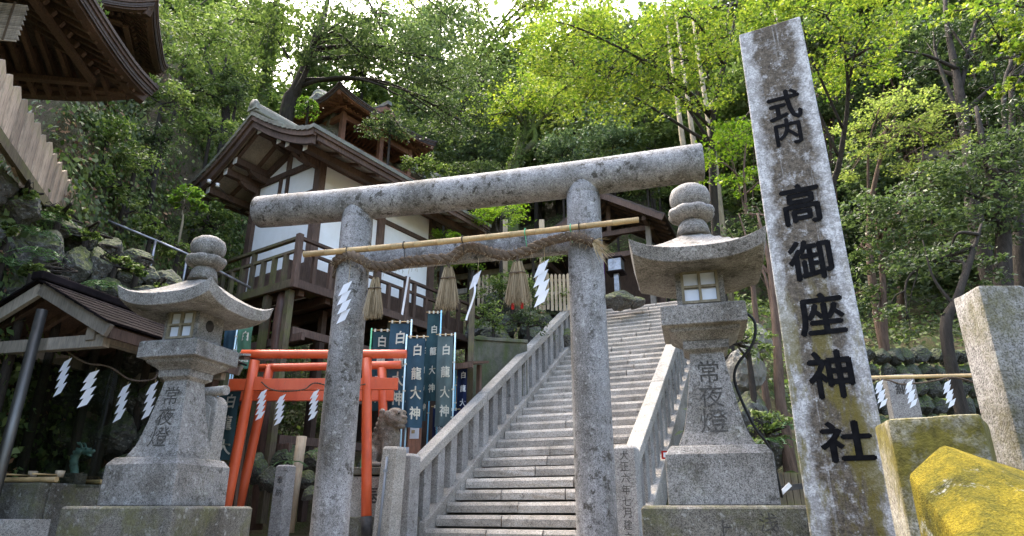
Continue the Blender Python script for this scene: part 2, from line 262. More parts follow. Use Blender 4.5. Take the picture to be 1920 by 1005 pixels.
# ------------------------------------------------------------------ mesh helpers
class MB:
    """collects shapes; build() links them as one mesh object"""
    def __init__(s): s.v = []; s.f = []; s.sm = []
    def add(s, v, f, smooth=False):
        o = len(s.v); s.v += [tuple(p) for p in v]; s.f += [tuple(i + o for i in q) for q in f]; s.sm += [smooth] * len(f); return s
    def box(s, c, d, rot=None, taper=1.0):
        x, y, z = d[0] / 2, d[1] / 2, d[2] / 2; t = taper
        p = [(-x, -y, -z), (x, -y, -z), (x, y, -z), (-x, y, -z), (-x * t, -y * t, z), (x * t, -y * t, z), (x * t, y * t, z), (-x * t, y * t, z)]
        M = (rot.to_matrix() if isinstance(rot, Euler) else rot) if rot else None
        p = [(M @ Vector(q) if M else Vector(q)) + Vector(c) for q in p]
        return s.add(p, [(0, 3, 2, 1), (4, 5, 6, 7), (0, 1, 5, 4), (1, 2, 6, 5), (2, 3, 7, 6), (3, 0, 4, 7)])
    def bar(s, a, b, wx, wz, up=(0, 0, 1)):          # rectangular bar from a to b
        a, b = Vector(a), Vector(b); y = (b - a); L = y.length; y.normalize(); u = Vector(up)
        x = y.cross(u); x = x.normalized() if x.length > 1e-5 else Vector((1, 0, 0)); z = x.cross(y)
        M = Matrix((x, y, z)).transposed(); return s.box((a + b) / 2, (wx, L, wz), M)
    def tube(s, path, rad, n=8, caps=True, smooth=True):
        P = [Vector(p) for p in path]; k = len(P); rad = [rad] * k if isinstance(rad, (int, float)) else rad
        v = []; f = []; ref = None
        for i in range(k):
            t = (P[min(i + 1, k - 1)] - P[max(i - 1, 0)]); t = t.normalized() if t.length > 1e-9 else Vector((0, 0, 1))
            if ref is None: ref = t.orthogonal().normalized()
            ref = ref - t * ref.dot(t); ref = ref.normalized() if ref.length > 1e-6 else t.orthogonal().normalized()
            b = t.cross(ref)
            for j in range(n):
                a = 2 * pi * j / n; v.append(P[i] + (ref * cos(a) + b * sin(a)) * rad[i])
        for i in range(k - 1):
            for j in range(n):
                f.append((i * n + j, i * n + (j + 1) % n, (i + 1) * n + (j + 1) % n, (i + 1) * n + j))
        s.add(v, f, smooth)
        if caps:
            o = len(s.v) - k * n; s.f.append(tuple(o + j for j in reversed(range(n)))); s.f.append(tuple(o + (k - 1) * n + j for j in range(n))); s.sm += [False, False]
        return s
    def lathe(s, prof, n=24, c=(0, 0, 0), smooth=True):   # prof: (r, z) pairs bottom to top
        v = []; f = []
        for r, z in prof:
            for j in range(n): v.append((c[0] + r * cos(2 * pi * j / n), c[1] + r * sin(2 * pi * j / n), c[2] + z))
        for i in range(len(prof) - 1):
            for j in range(n): f.append((i * n + j, i * n + (j + 1) % n, (i + 1) * n + (j + 1) % n, (i + 1) * n + j))
        f.append(tuple(reversed(range(n)))); k = (len(prof) - 1) * n; f.append(tuple(k + j for j in range(n)))
        return s.add(v, f, smooth)
    def frus(s, prof, c=(0, 0, 0), yaw=0):               # square lathe: (half width, z) pairs
        v = []; f = []; q = [(-1, -1), (1, -1), (1, 1), (-1, 1)]
        for h, z in prof:
            for a, b in q:
                X, Y = a * h, b * h; v.append((c[0] + X * cos(yaw) - Y * sin(yaw), c[1] + X * sin(yaw) + Y * cos(yaw), c[2] + z))
        for i in range(len(prof) - 1):
            for j in range(4): f.append((i * 4 + j, i * 4 + (j + 1) % 4, i * 4 + 4 + (j + 1) % 4, i * 4 + 4 + j))
        f.append((3, 2, 1, 0)); k = (len(prof) - 1) * 4; f.append((k, k + 1, k + 2, k + 3)); return s.add(v, f)
    def prism(s, poly, y0, y1, axis='y'):                 # polygon in xz, extruded along y
        n = len(poly)
        if axis == 'y': v = [(x, y0, z) for x, z in poly] + [(x, y1, z) for x, z in poly]
        else: v = [(y0, x, z) for x, z in poly] + [(y1, x, z) for x, z in poly]
        f = [tuple(range(n)), tuple(reversed(range(n, 2 * n)))] + [(i, n + i, n + (i + 1) % n, (i + 1) % n) for i in range(n)]
        return s.add(v, f)
    def mesh(s, name):
        me = bpy.data.meshes.new(name); me.from_pydata(s.v, [], s.f); me.polygons.foreach_set('use_smooth', s.sm)
        bm = bmesh.new(); bm.from_mesh(me); bmesh.ops.recalc_face_normals(bm, faces=bm.faces); bm.to_mesh(me); bm.free(); me.update(); return me
    def build(s, name, mat, parent=None, bevel=0, loc=None, rot=None):
        me = s.mesh(name); return link(name, me, mat, parent, bevel, loc, rot)
def link(name, me, mat=None, parent=None, bevel=0, loc=None, rot=None, scale=None):
    if mat and not me.materials: me.materials.append(MATS[mat])
    o = bpy.data.objects.new(name, me); COL.objects.link(o)
    if parent: o.parent = parent
    if loc is not None: o.location = loc
    if rot is not None: o.rotation_euler = rot
    if scale is not None: o.scale = scale
    if bevel:
        b = o.modifiers.new('bevel', 'BEVEL'); b.width = bevel; b.segments = 2; b.limit_method = 'ANGLE'; b.angle_limit = radians(40)
    return o
def tag(o, label=None, cat=None, group=None, kind=None):
    if label: o['label'] = label
    if cat: o['category'] = cat
    if group: o['group'] = group
    if kind: o['kind'] = kind
    return o
def thing(name, label, cat, loc=(0, 0, 0), rz=0, group=None):
    o = bpy.data.objects.new(name, None); COL.objects.link(o); o.location = loc; o.rotation_euler = (0, 0, rz); o.empty_display_size = 0.2
    return tag(o, label, cat, group)
def copy_tree(o, parent=None):
    c = o.copy(); COL.objects.link(c); c.parent = parent
    for ch in o.children: copy_tree(ch, c)
    return c
UNIT = {}
def unit(key, fn):
    if key not in UNIT: UNIT[key] = fn()
    return UNIT[key]
_chars = {}
def glyph(ch, bold=0.0):
    k = (ch, bold)
    if k in _chars: return _chars[k]
    cu = bpy.data.curves.new('glyph', 'FONT'); cu.body = ch; cu.size = 1.0; cu.offset = bold; cu.resolution_u = 3
    o = bpy.data.objects.new('glyph', cu); COL.objects.link(o); bpy.context.view_layer.update()
    me = bpy.data.meshes.new_from_object(o.evaluated_get(bpy.context.evaluated_depsgraph_get()))
    v = np.array([p.co[:] for p in me.vertices]) if len(me.vertices) else np.zeros((0, 3)); f = [tuple(p.vertices) for p in me.polygons]
    bpy.data.objects.remove(o); bpy.data.curves.remove(cu); bpy.data.meshes.remove(me)
    if len(v):
        c = (v.max(0) + v.min(0)) / 2; v = v - c; h = max(0.5, (v.max(0) - v.min(0))[:2].max()); v = v / h
    _chars[k] = (v, f); return _chars[k]
def lettering(chars, spots, parent, mat, name='character', bold=0.02, y=0.0, xf=None, thick=0.0):
    """characters upright in the xz plane facing -y, each its own part; spots: (x, z, width, height) per character; strokes thickened by shifted copies"""
    for ch, (x, z, sw, sh) in zip(chars, spots):
        v, f = glyph(ch, 0.0); mb = MB()
        for k, (dx, dz) in enumerate(((0, 0), (bold, 0), (-bold, 0), (0, bold * .8), (0, -bold * .8)) if bold > 0.012 else ((0, 0),)):
            p = [(x + (a[0] + dx) * sw, y - 0.0004 * k, z + (a[1] + dz) * sh) for a in v]
            if xf: p = [(q[0], q[1] - 0.0004 * k, q[2]) for q in map(xf, p)]
            mb.add(p, f)
        me = bpy.data.meshes.new(name); me.from_pydata(mb.v, [], mb.f); me.update(); link(name, me, mat, parent)

# ------------------------------------------------------------------ terrain
AZ = radians(23.5); DX, DY = sin(AZ), cos(AZ)          # climbing direction of the stone stairs
BX, BY = 0.09, 8.8                                     # foot of the stairs
RISE, RUN, NSTEP = 0.17, 0.283, 34
def st(x, y): dx, dy = x - BX, y - BY; return dx * DX + dy * DY, dx * DY - dy * DX
def xy(s, t): return BX + s * DX + t * DY, BY + s * DY - t * DX
def sms(a, b, x):
    x = min(1, max(0, (x - a) / (b - a))); return x * x * (3 - 2 * x)
WB = (-3.88, 11.69); WBR = radians(-34.3)              # white hall: near wall corner, rotation
def wloc(x, y):
    dx, dy = x - WB[0], y - WB[1]; c, s_ = cos(-WBR), sin(-WBR); return dx * c - dy * s_, dx * s_ + dy * c
def H(x, y, nz=True):
    s, t = st(x, y)
    c = min(5.78, max(0, 0.6 * s)) + 1.0 * max(0, s - 15.5)
    if abs(t) < 2.0: c -= 0.3 * (1 - sms(1.5, 2.0, abs(t))) if 0 < s < 11 else 0
    cl = min(5.78, max(0, 0.75 * (s - 1.9))) + 1.05 * max(0, s - 14.5)
    cr = 0.10 * max(s + 2, 0) + 0.42 * max(s - 3.5, 0) + 0.45 * max(s - 15, 0) + 0.22 * max(0, t - 9) * sms(-3, 4, s)
    c = c + (cl - c) * sms(1.7, 2.6, -t); c = c + (cr - c) * sms(1.9, 4.5, t)
    d = (-4.5 - 0.5 * (s + 3)) - t
    h = c
    if d > 0:
        hl = 3.3 * sms(0, 1.0, d) + 3.4 * max(0, d - 0.8); hl = hl if hl < 10.5 else 10.5 + 0.35 * (hl - 10.5)
        h = max(c, min(hl, 3.8 + 0.25 * max(0, d - 4) + 30 * sms(-3.5, -1.4, s)))
        e = sqrt((x + 8.5) ** 2 + (y - 10.9) ** 2); h = min(h, 7.6 + 3 * max(0, e - 1.5))
    if nz:
        k = min(1, max(0, h) / 1.5) ; p = Vector((x * 0.45, y * 0.45, 3.1))
        h += k * (0.55 * mnoise.noise(p) + 0.28 * mnoise.noise(p * 2.7) + 0.1 * mnoise.noise(p * 7))
    lx, ly = wloc(x, y)
    if -4.2 < lx < 1.2 and -1.5 < ly < 6: h = min(h, 0.3 + 0.62 * max(0, ly + 0.2) + 0.9 * max(0, -lx - 1.0))
    dn = 1 - sms(2.2, 3.9, y)
    return h - 1.25 * dn * (1 if h < 0.5 else 0.3)
def build_terrain():
    xs = np.concatenate([np.arange(-36, -15, 0.6), np.arange(-15, 8, 0.28), np.arange(8, 46, 0.6)]); ys = np.concatenate([np.arange(-9, 4, 0.5), np.arange(4, 20, 0.28), np.arange(20, 70, 0.6)])
    v = [(x, y, H(x, y) - 0.01) for y in ys for x in xs]; nx = len(xs); f = []
    for j in range(len(ys) - 1):
        for i in range(nx - 1): a = j * nx + i; f.append((a, a + 1, a + nx + 1, a + nx))
    me = bpy.data.meshes.new('terrain'); me.from_pydata(v, [], f); me.polygons.foreach_set('use_smooth', [True] * len(f)); me.update()
    m = NT('soil', 0.95, 0.15)
    c = m.ramp(m.noise(1.3, 8, 0.7), [(0.3, (0.045, 0.036, 0.022)), (0.5, (0.10, 0.08, 0.05)), (0.72, (0.17, 0.135, 0.09))])
    mo = m.ramp(m.noise(0.9, 7, 0.7, m.mapc((1, 1, 1), (4, 4, 4))), [(0.42, 0.0), (0.6, 1.0)])
    c = m.mix(m.math('MULTIPLY', mo, 0.8), c, m.ramp(m.noise(22, 4), [(0.3, (0.02, 0.035, 0.008)), (0.7, (0.07, 0.10, 0.025))]))
    m.col(c); m.bump(m.math('ADD', m.noise(5, 6), m.noise(30, 4)), 0.8, 0.08)
    tag(link('terrain', me, 'soil'), kind='structure')
    far = MB(); far.add([(-400, -300, -1.4), (400, -300, -1.4), (400, 500, -1.4), (-400, 500, -1.4)], [(0, 1, 2, 3)])
    tag(far.build('ground', 'soil'), kind='structure')
build_terrain()
def drop(x, y): return Vector((x, y, H(x, y)))

# forecourt of pale packed earth with flagstones
m = NT('forecourt_earth', 0.95, 0.2); c = m.ramp(m.noise(2.2, 7, 0.7), [(0.3, (0.17, 0.15, 0.125)), (0.7, (0.34, 0.31, 0.27))])
li = m.ramp(m.noise(45, 4, 0.7), [(0.6, 0.0), (0.7, 0.7)]); m.col(m.mix(li, c, (0.10, 0.075, 0.05))); m.bump(m.noise(40, 5), 0.5, 0.01)
fb = MB(); pts = [(-3.9, 4.2), (3.2, 4.2), (2.4, 8.0), (1.6, 8.2), (-1.2, 9.4), (-2.0, 10.3), (-4.1, 10.3), (-4.3, 7.5)]
fb.add([(x, y, 0.012) for x, y in pts], [tuple(range(len(pts)))])
fore = tag(fb.build('forecourt', 'forecourt_earth'), kind='structure')
def slab_unit(seed, sx=1, sy=1, sz=1, amp=0.018, nx=5, ny=3, nz=2):
    """a rough stone block of size 1 with uneven faces"""
    rr = random.Random(seed); bm = bmesh.new(); bmesh.ops.create_cube(bm, size=1.0)
    bmesh.ops.subdivide_edges(bm, edges=bm.edges, cuts=2, use_grid_fill=True)
    for v in bm.verts:
        p = v.co * 3.1 + Vector((seed * 3.7, seed * 1.3, 0)); e = sum(abs(abs(c) - 0.5) < 1e-4 for c in v.co)
        n = mnoise.noise_vector(p) * amp; v.co += Vector((n.x * 0.25, n.y * 1.2, n.z * 0.9))
        if v.co.z > 0.4 and v.co.y < -0.4: v.co.y += 0.085          # worn, rounded nosing
        if e >= 2: v.co *= 0.985
    me = bpy.data.meshes.new('stone_block'); bm.to_mesh(me); bm.free(); return me
slabs = [slab_unit(i) for i in range(6)]
def stone(parent, c, d, rot=(0, 0, 0), mat='granite_step', name='stone', k=None):
    me = slabs[R.randrange(6) if k is None else k].copy() if False else unit(('slab', mat, R.randrange(6) if k is None else k), lambda: None)
    kk = ('slabm', mat, R.randrange(6) if k is None else k)
    if kk not in UNIT:
        UNIT[kk] = slabs[kk[2]].copy(); UNIT[kk].materials.append(MATS[mat])
    return link(name, UNIT[kk], None, parent, 0, c, rot, d)
for i in range(26):
    x, y = -2.6 + (i % 4) * 0.52 + R.uniform(-.05, .05), 7.6 + (i // 4) * 0.4
    stone(fore, (x, y, 0.0), (0.48, 0.36, 0.07), (0, 0, radians(-20) + R.uniform(-.06, .06)), 'granite_pale', 'flagstone')

# ------------------------------------------------------------------ stone stairs
stairs = thing('stone_stairs', None, None, (BX, BY, 0), -AZ); stairs['kind'] = 'structure'
core = MB(); L = RUN * NSTEP
core.prism([(0.12, -0.4), (0.12, 0.02), (L, NSTEP * RISE - 0.13), (L + 1.2, NSTEP * RISE - 0.13), (L + 1.2, -0.4)], -1.36, 1.36, 'x')
core.build('stair_core', 'mortar', stairs)
for i in range(NSTEP):
    zt = (i + 1) * RISE; cuts = [-1.37]
    k = R.choice([1, 2, 2, 3]) if i else 3
    q = sorted(-1.37 + 2.74 * (j + R.uniform(-.28, .28)) / k for j in range(1, k)); cuts += q + [1.37]
    for a, b in zip(cuts[:-1], cuts[1:]):
        stone(stairs, ((a + b) / 2, i * RUN + 0.19 + R.uniform(-.012, .012), zt - 0.072 + R.uniform(-.002, .002)), (b - a - 0.004, 0.40, 0.140), (R.uniform(-.006, .006), R.uniform(-.002, .002), R.uniform(-.004, .004)), 'granite_step', 'step_stone')
for j in range(5):
    stone(stairs, (-1.1 + j * 0.55, L + 0.75, NSTEP * RISE - 0.08), (0.54, 0.8, 0.17), name='landing_stone')

def balustrade(t, label):
    b = thing('stone_balustrade', label, 'balustrade', (*xy(0, t), 0), -AZ, 'balustrades flanking the stone stairs')
    mb = MB(); mb.frus([(0.125, -0.3), (0.125, 1.08), (0.095, 1.115)], (0, -0.30, 0)); mb.build('newel_post', 'granite', b, 0.008)
    s1 = RUN * NSTEP + 0.1; sl = RISE / RUN
    y = 0.0
    while y < s1 - 0.1:                                    # curb stones, laid along the slope
        y2 = min(s1, y + R.uniform(0.75, 1.05)); mb = MB()
        mb.prism([(y, sl * y - 0.25), (y, sl * y + 0.24), (y2 - 0.012, sl * (y2 - 0.012) + 0.24), (y2 - 0.012, sl * (y2 - 0.012) - 0.25)], -0.13, 0.13, 'x')
        mb.build('curb_stone', 'granite_step', b, 0.012); y = y2
    y = -0.17
    while y < s1 - 0.1:                                    # handrail stones
        y2 = min(s1, y + R.uniform(1.9, 2.4)); mb = MB(); z0, z1 = sl * y + 1.02, sl * (y2 - 0.008) + 1.02
        mb.prism([(y, z0 - 0.08), (y, z0 + 0.085), (y2 - 0.008, z1 + 0.085), (y2 - 0.008, z1 - 0.08)], -0.10, 0.10, 'x')
        mb.build('handrail', 'granite_pale', b, 0.014); y = y2
    me = MB()
    me.prism([(-0.095, -0.057), (-0.095, 0.645 ), (0.095, 0.645 + 0.114), (0.095, 0.057)], -0.065, 0.065, 'x')
    me = me.mesh('baluster'); k = 0; y = 0.14
    while y < s1 - 0.1:
        link('baluster', me, 'granite', b, 0.006, (0, y, sl * y + 0.24)); y += 0.37
    mb = MB(); mb.frus([(0.12, -0.3), (0.12, 1.2), (0.09, 1.235)], (0, s1 + 0.13, sl * s1)); mb.build('newel_post', 'granite', b, 0.008)
    return b
balustrade(-1.5, 'grey granite stair balustrade ending beside the stone lion')
bR = balustrade(1.5, 'grey granite stair balustrade behind the lantern, newel post with carved date')
lettering('大正六年七月建之', [(0, 1.0 - 0.125 * i, 0.10, 0.105) for i in range(8)], bR, 'carving', bold=0.004, y=-0.4275)

# ------------------------------------------------------------------ stone torii
HT = 3.55; TL = Vector((-0.535 * HT, 2.0555 * HT, 0)); TR = Vector((0.2274 * HT, 1.8713 * HT, 0))
TM = (TL + TR) / 2; TA = atan2(TR.y - TL.y, TR.x - TL.x); TN = Vector((-sin(TA), cos(TA), 0)); TX = Vector((cos(TA), sin(TA), 0)); SP = (TR - TL).length
def on_torii(px, py, off=0.0):                            # point where the pixel's ray meets a plane parallel to the torii
    r = ray(px, py); p0 = TM + TN * off; o = Vector((0, 0, CZ)); return o + r * ((p0 - o).dot(TN) / r.dot(TN))
def tl(px, py, off=0.0): p = on_torii(px, py, off) - TM; return Vector((p.dot(TX), p.dot(TN), p.z))
torii = thing('stone_torii', 'large grey granite torii gate with straw rope, before the stone stairs', 'torii gate', TM, TA)
KZ = HT + CZ
for sx in (-1, 1):
    mb = MB(); prof = [(0.198, -0.3), (0.197, 0.0), (0.196, 0.8), (0.194, 1.7), (0.192, 2.6), (0.190, KZ - 0.245), (0.185, KZ - 0.238), (0.185, KZ - 0.232), (0.188, KZ - 0.225), (0.182, KZ - 0.19), (0.180, KZ - 0.02)]
    mb.lathe(prof, 40, (sx * SP / 2, 0, 0)); mb.build('pillar', 'granite_torii', torii)
kl = tl(487, 399); kr = tl(1316, 304)
mb = MB(); N = 26; path = []; rad = []
for i in range(N + 1):
    u = i / N; x = kl.x + (kr.x - kl.x) * u; path.append((x, 0, KZ - 0.01 + 0.05 * (2 * u - 1) ** 2)); rad.append(0.205 + 0.004 * u + 0.004 * mnoise.noise(Vector((u * 8, 0, 0))))
path = [(path[0][0] - 0.012, 0, path[0][2])] + path + [(path[-1][0] + 0.012, 0, path[-1][2])]; rad = [rad[0] - 0.014] + rad + [rad[-1] - 0.014]
mb.tube(path, rad, 40); mb.build('top_beam', 'granite_torii', torii)
nz = (tl(800, 482).z + tl(1030, 457).z) / 2
mb = MB(); mb.box((0, 0, nz), (SP + 0.02, 0.14, 0.235)); mb.build('tie_beam', 'granite_torii', torii, 0.02)

# bamboo pole, straw rope, tassels and paper streamers on the torii
p0, p1 = tl(570, 477, -0.27), tl(1198, 412, -0.27)
bp = thing('bamboo_pole', 'long dry bamboo pole tied across the stone torii above the straw rope', 'bamboo pole', TM, TA)
mb = MB(); path = []; rad = []
for i in range(14):
    for du, r in ((0.0, 0.034), (0.012, 0.0375), (0.02, 0.034), (0.5, 0.033)):
        u = min(1, (i + du) / 14); path.append(p0.lerp(p1, u) + Vector((0, 0, -0.02 * sin(pi * u)))); rad.append(r * (0.92 + 0.16 * (1 - u)))
path.append(p1); rad.append(0.031); mb.tube(path, rad, 14); mb.build('culm', 'bamboo', bp)
for px, py in ((652, 470), (758, 460), (868, 449), (1070, 428), (1086, 424), (985, 436)):
    c = tl(px, py, -0.27); mb = MB(); mb.tube([c + Vector((0, 0.043 * cos(a), 0.043 * sin(a))) for a in np.linspace(0, 2 * pi, 11)], 0.006, 5); mb.tube([c + Vector((0, 0, -0.04)), c + Vector((0.01, 0.02, -0.16))], 0.004, 5); mb.build('wire_tie', R.choice(['pole_green', 'rubber']), bp)
def spline(pts, n):
    P = [Vector(p) for p in pts]; P = [P[0] * 2 - P[1]] + P + [P[-1] * 2 - P[-2]]; out = []
    for i in range(n + 1):
        u = i / n * (len(P) - 3); k = min(int(u), len(P) - 4); f = u - k; a, b, c, d = P[k:k + 4]
        out.append(0.5 * (2 * b + (c - a) * f + (2 * a - 5 * b + 4 * c - d) * f * f + (3 * b - a - 3 * c + d) * f ** 3))
    return out
def twisted(mb, path, r, strands=3, turns=10, n=7, sr=0.6):
    P = path; k = len(P)
    for q in range(strands):
        out = []; rr = []
        for i in range(k):
            t = (P[min(i + 1, k - 1)] - P[max(i - 1, 0)]).normalized(); a = t.orthogonal().normalized()
            a = Vector((0, 0, 1)) - t * t.z; a = a.normalized() if a.length > 0.2 else Vector((1, 0, 0)); b = t.cross(a)
            ph = 2 * pi * (q / strands + turns * i / k); rad = r if isinstance(r, float) else r[i]
            out.append(P[i] + (a * cos(ph) + b * sin(ph)) * rad * 0.52); rr.append(rad * sr * (0.92 + 0.16 * R.random()))
        mb.tube(out, rr, n)
rope = thing('straw_rope', 'thick twisted brown straw rope slung between the stone torii pillars', 'rope', TM, TA)
pp = [(636, 505, -0.0), (632, 488, -0.18), (655, 478, -0.25), (676, 486, -0.27), (695, 497, -0.2), (730, 499, -0.13), (765, 490, -0.13), (800, 487, -0.13), (845, 483, -0.14), (866, 468, -0.15), (890, 464, -0.15), (920, 473, -0.14), (950, 479, -0.13), (985, 471, -0.13), (1020, 455, -0.14), (1050, 447, -0.18), (1075, 443, -0.25), (1095, 448, -0.27), (1112, 455, -0.25)]
rp = spline([tl(*p) for p in pp], 190)
mb = MB(); twisted(mb, rp, [0.043 + 0.020 * abs(mnoise.noise(Vector((i * 0.06, 0, 0)))) + 0.012 * sin(i / 190 * pi) for i in range(len(rp))], 3, 16); mb.build('cord', 'rope', rope)
mb = MB(); twisted(mb, spline([tl(660, 478, -0.26), tl(636, 480, -0.15), tl(631, 500, -0.02), tl(628, 520, -0.02)], 30), 0.035, 3, 4); mb.build('loose_end', 'rope', rope)
mb = MB()
for i in range(800):                                        # stray straws
    a = rp[R.randrange(4, 186)]; d = Vector((R.uniform(-1, 1), R.uniform(-1, .3), R.uniform(-1, 1))).normalized(); mb.tube([a + d * 0.045, a + d * R.uniform(0.07, 0.12) + Vector((0, 0, -0.02))], 0.0016, 3, False)
o_ = mb.build('stray_straw', 'straw', rope); o_['kind'] = 'stuff'
mb = MB(); e = tl(1108, 452, -0.26)
for i in range(120):
    d = Vector((R.gauss(0.8, .25), R.gauss(-.2, .25), R.gauss(-.75, .4))); mb.tube([e, e + d * 0.08, e + d * R.uniform(.12, .2) + Vector((0, 0, -0.03))], [0.005, 0.003, 0.001], 3, False)
mb.build('frayed_end', 'straw_fresh', rope)
def tassel(px, y0, y1, wpx, label, ribbon=False):
    top = tl(px, y0, -0.14); bot = tl(px, y1, -0.14); Lh = top.z - bot.z; k = pxm(px, y1, 7); w_ = wpx * k / 2
    g = thing('straw_tassel', label, 'tassel', on_torii(px, y0, -0.14), TA, 'straw tassels on the rope')
    mb = MB(); twisted(mb, [Vector((0.01 * sin(i), 0, 0.16 - 0.17 * i / 8)) for i in range(9)], 0.022, 2, 2); mb.build('cord', 'rope', g)
    mb = MB()
    for i in range(520):
        a = R.uniform(0, 2 * pi); q = sqrt(R.random()) * R.uniform(0.8, 1.25); side = 0.45 * w_ * (1 if i % 2 else -1)
        d = Vector((cos(a) * q, sin(a) * q * 0.7, 0)); l2 = Lh * R.uniform(0.82, 1.05)
        mb.tube([d * 0.24 * w_ + Vector((side * .35, 0, 0.01 + R.uniform(-.03, .0))), d * 0.36 * w_ + Vector((side * .7, 0, -0.28 * Lh)), d * w_ * 0.7 + Vector((side * .95 + R.gauss(0, .06) * w_, R.gauss(0, .01), -l2))], [0.003, 0.003, 0.0016], 3, False)
    mb.build('bundle', 'straw', g)
    for sgn in (-1, 1):
        mb = MB(); mb.tube([Vector((sgn * .32 * w_ + cos(a) * w_ * .42, sin(a) * w_ * .40, -0.27 * Lh)) for a in np.linspace(0, 2 * pi, 13)], 0.007, 5); mb.build('binding', 'rope', g)
        if ribbon: MB().box((sgn * .4 * w_, 0, -Lh - 0.02), (0.03, 0.008, 0.07)).build('ribbon', 'cloth_red', g)
tassel(704, 522, 595, 34, 'straw tassel under the rope beside the left pillar, split in two bundles')
tassel(841, 502, 579, 38, 'shaggy straw tassel in the middle of the rope, over the veranda')
tassel(970, 492, 570, 42, 'straw tassel with red ribbon ends, beside the zigzag paper streamer', True)
def shide_mesh(wd, ln, n=4, twist=0.0, curl=0.0):
    mb = MB(); z = 0.0; sh = ln / n + 0.25 * wd; x0 = 0.0
    for i in range(n):                                      # folded zigzag: parallelograms slanting the same way, each stepped back at the fold
        yy = 0.008 * (i % 2) + curl * (i / n) ** 2
        a = [(x0 - wd * .45, z), (x0 + wd * .35, z + wd * 0.42), (x0 + wd * .35 - wd * .42, z - sh + wd * .42), (x0 - wd * .45 - wd * .42, z - sh)]
        ca, sa_ = cos(twist * i / n), sin(twist * i / n)
        v = [(p[0] * ca, yy + p[0] * sa_, p[1]) for p in a] + [(p[0] * ca, yy + p[0] * sa_ + 0.0015, p[1]) for p in a]
        mb.add(v, [(0, 1, 2, 3), (7, 6, 5, 4), (0, 4, 5, 1), (1, 5, 6, 2), (2, 6, 7, 3), (3, 7, 4, 0)]); z -= ln / n; x0 += wd * (0.10 if i % 2 else -0.06)
    return mb
def shide(loc, rz, wd, ln, label, n=4, twist=0.0, curl=0.0, group='paper streamers on the stone torii', string=0.1):
    g = thing('paper_streamer', label, 'streamer', loc, rz, group)
    shide_mesh(wd, ln, n, twist, curl).build('paper', 'paper', g)
    MB().tube([(0, 0, 0.02), (0.003, 0.003, string)], 0.0025, 4).build('string', 'straw_fresh', g); return g
shide(on_torii(1021, 496, -0.16), TA, 0.14, 0.44, 'large white zigzag paper streamer hanging beside the right torii pillar', 4, string=0.28)
shide(on_torii(653, 534, -0.30), TA + 0.2, 0.12, 0.42, 'white zigzag paper streamer hanging against the left torii pillar', 4, curl=0.05, string=0.25)
shide(on_torii(896, 516, -0.16), TA - 0.3, 0.13, 0.12, 'small single white paper diamond on the rope with twisted tail', 1, string=0.2)
g = thing('paper_strip', 'narrow white paper strip hanging edge-on left of the middle tassel', 'paper strip', on_torii(762, 520, -0.16), TA + 1.2)
MB().box((0, 0, -0.2), (0.03, 0.003, 0.5), Euler((0, 0.13, 0))).build('paper', 'paper', g); MB().tube([(0.02, 0, 0.03), (0.06, 0, 0.2)], 0.0025, 4).build('string', 'straw_fresh', g)
g = thing('paper_strip', 'curled white paper tail trailing below the small paper diamond', 'paper strip', on_torii(890, 530, -0.16), TA)
mb = MB(); q = spline([(0, 0, 0), (0.01, -.02, -.12), (-.03, 0, -.24), (-.08, .02, -.36), (-.09, .01, -.42)], 16)
for a, b in zip(q[:-1], q[1:]): mb.bar(a, b, 0.022, 0.003, (0, 1, 0))
mb.build('paper', 'paper', g)

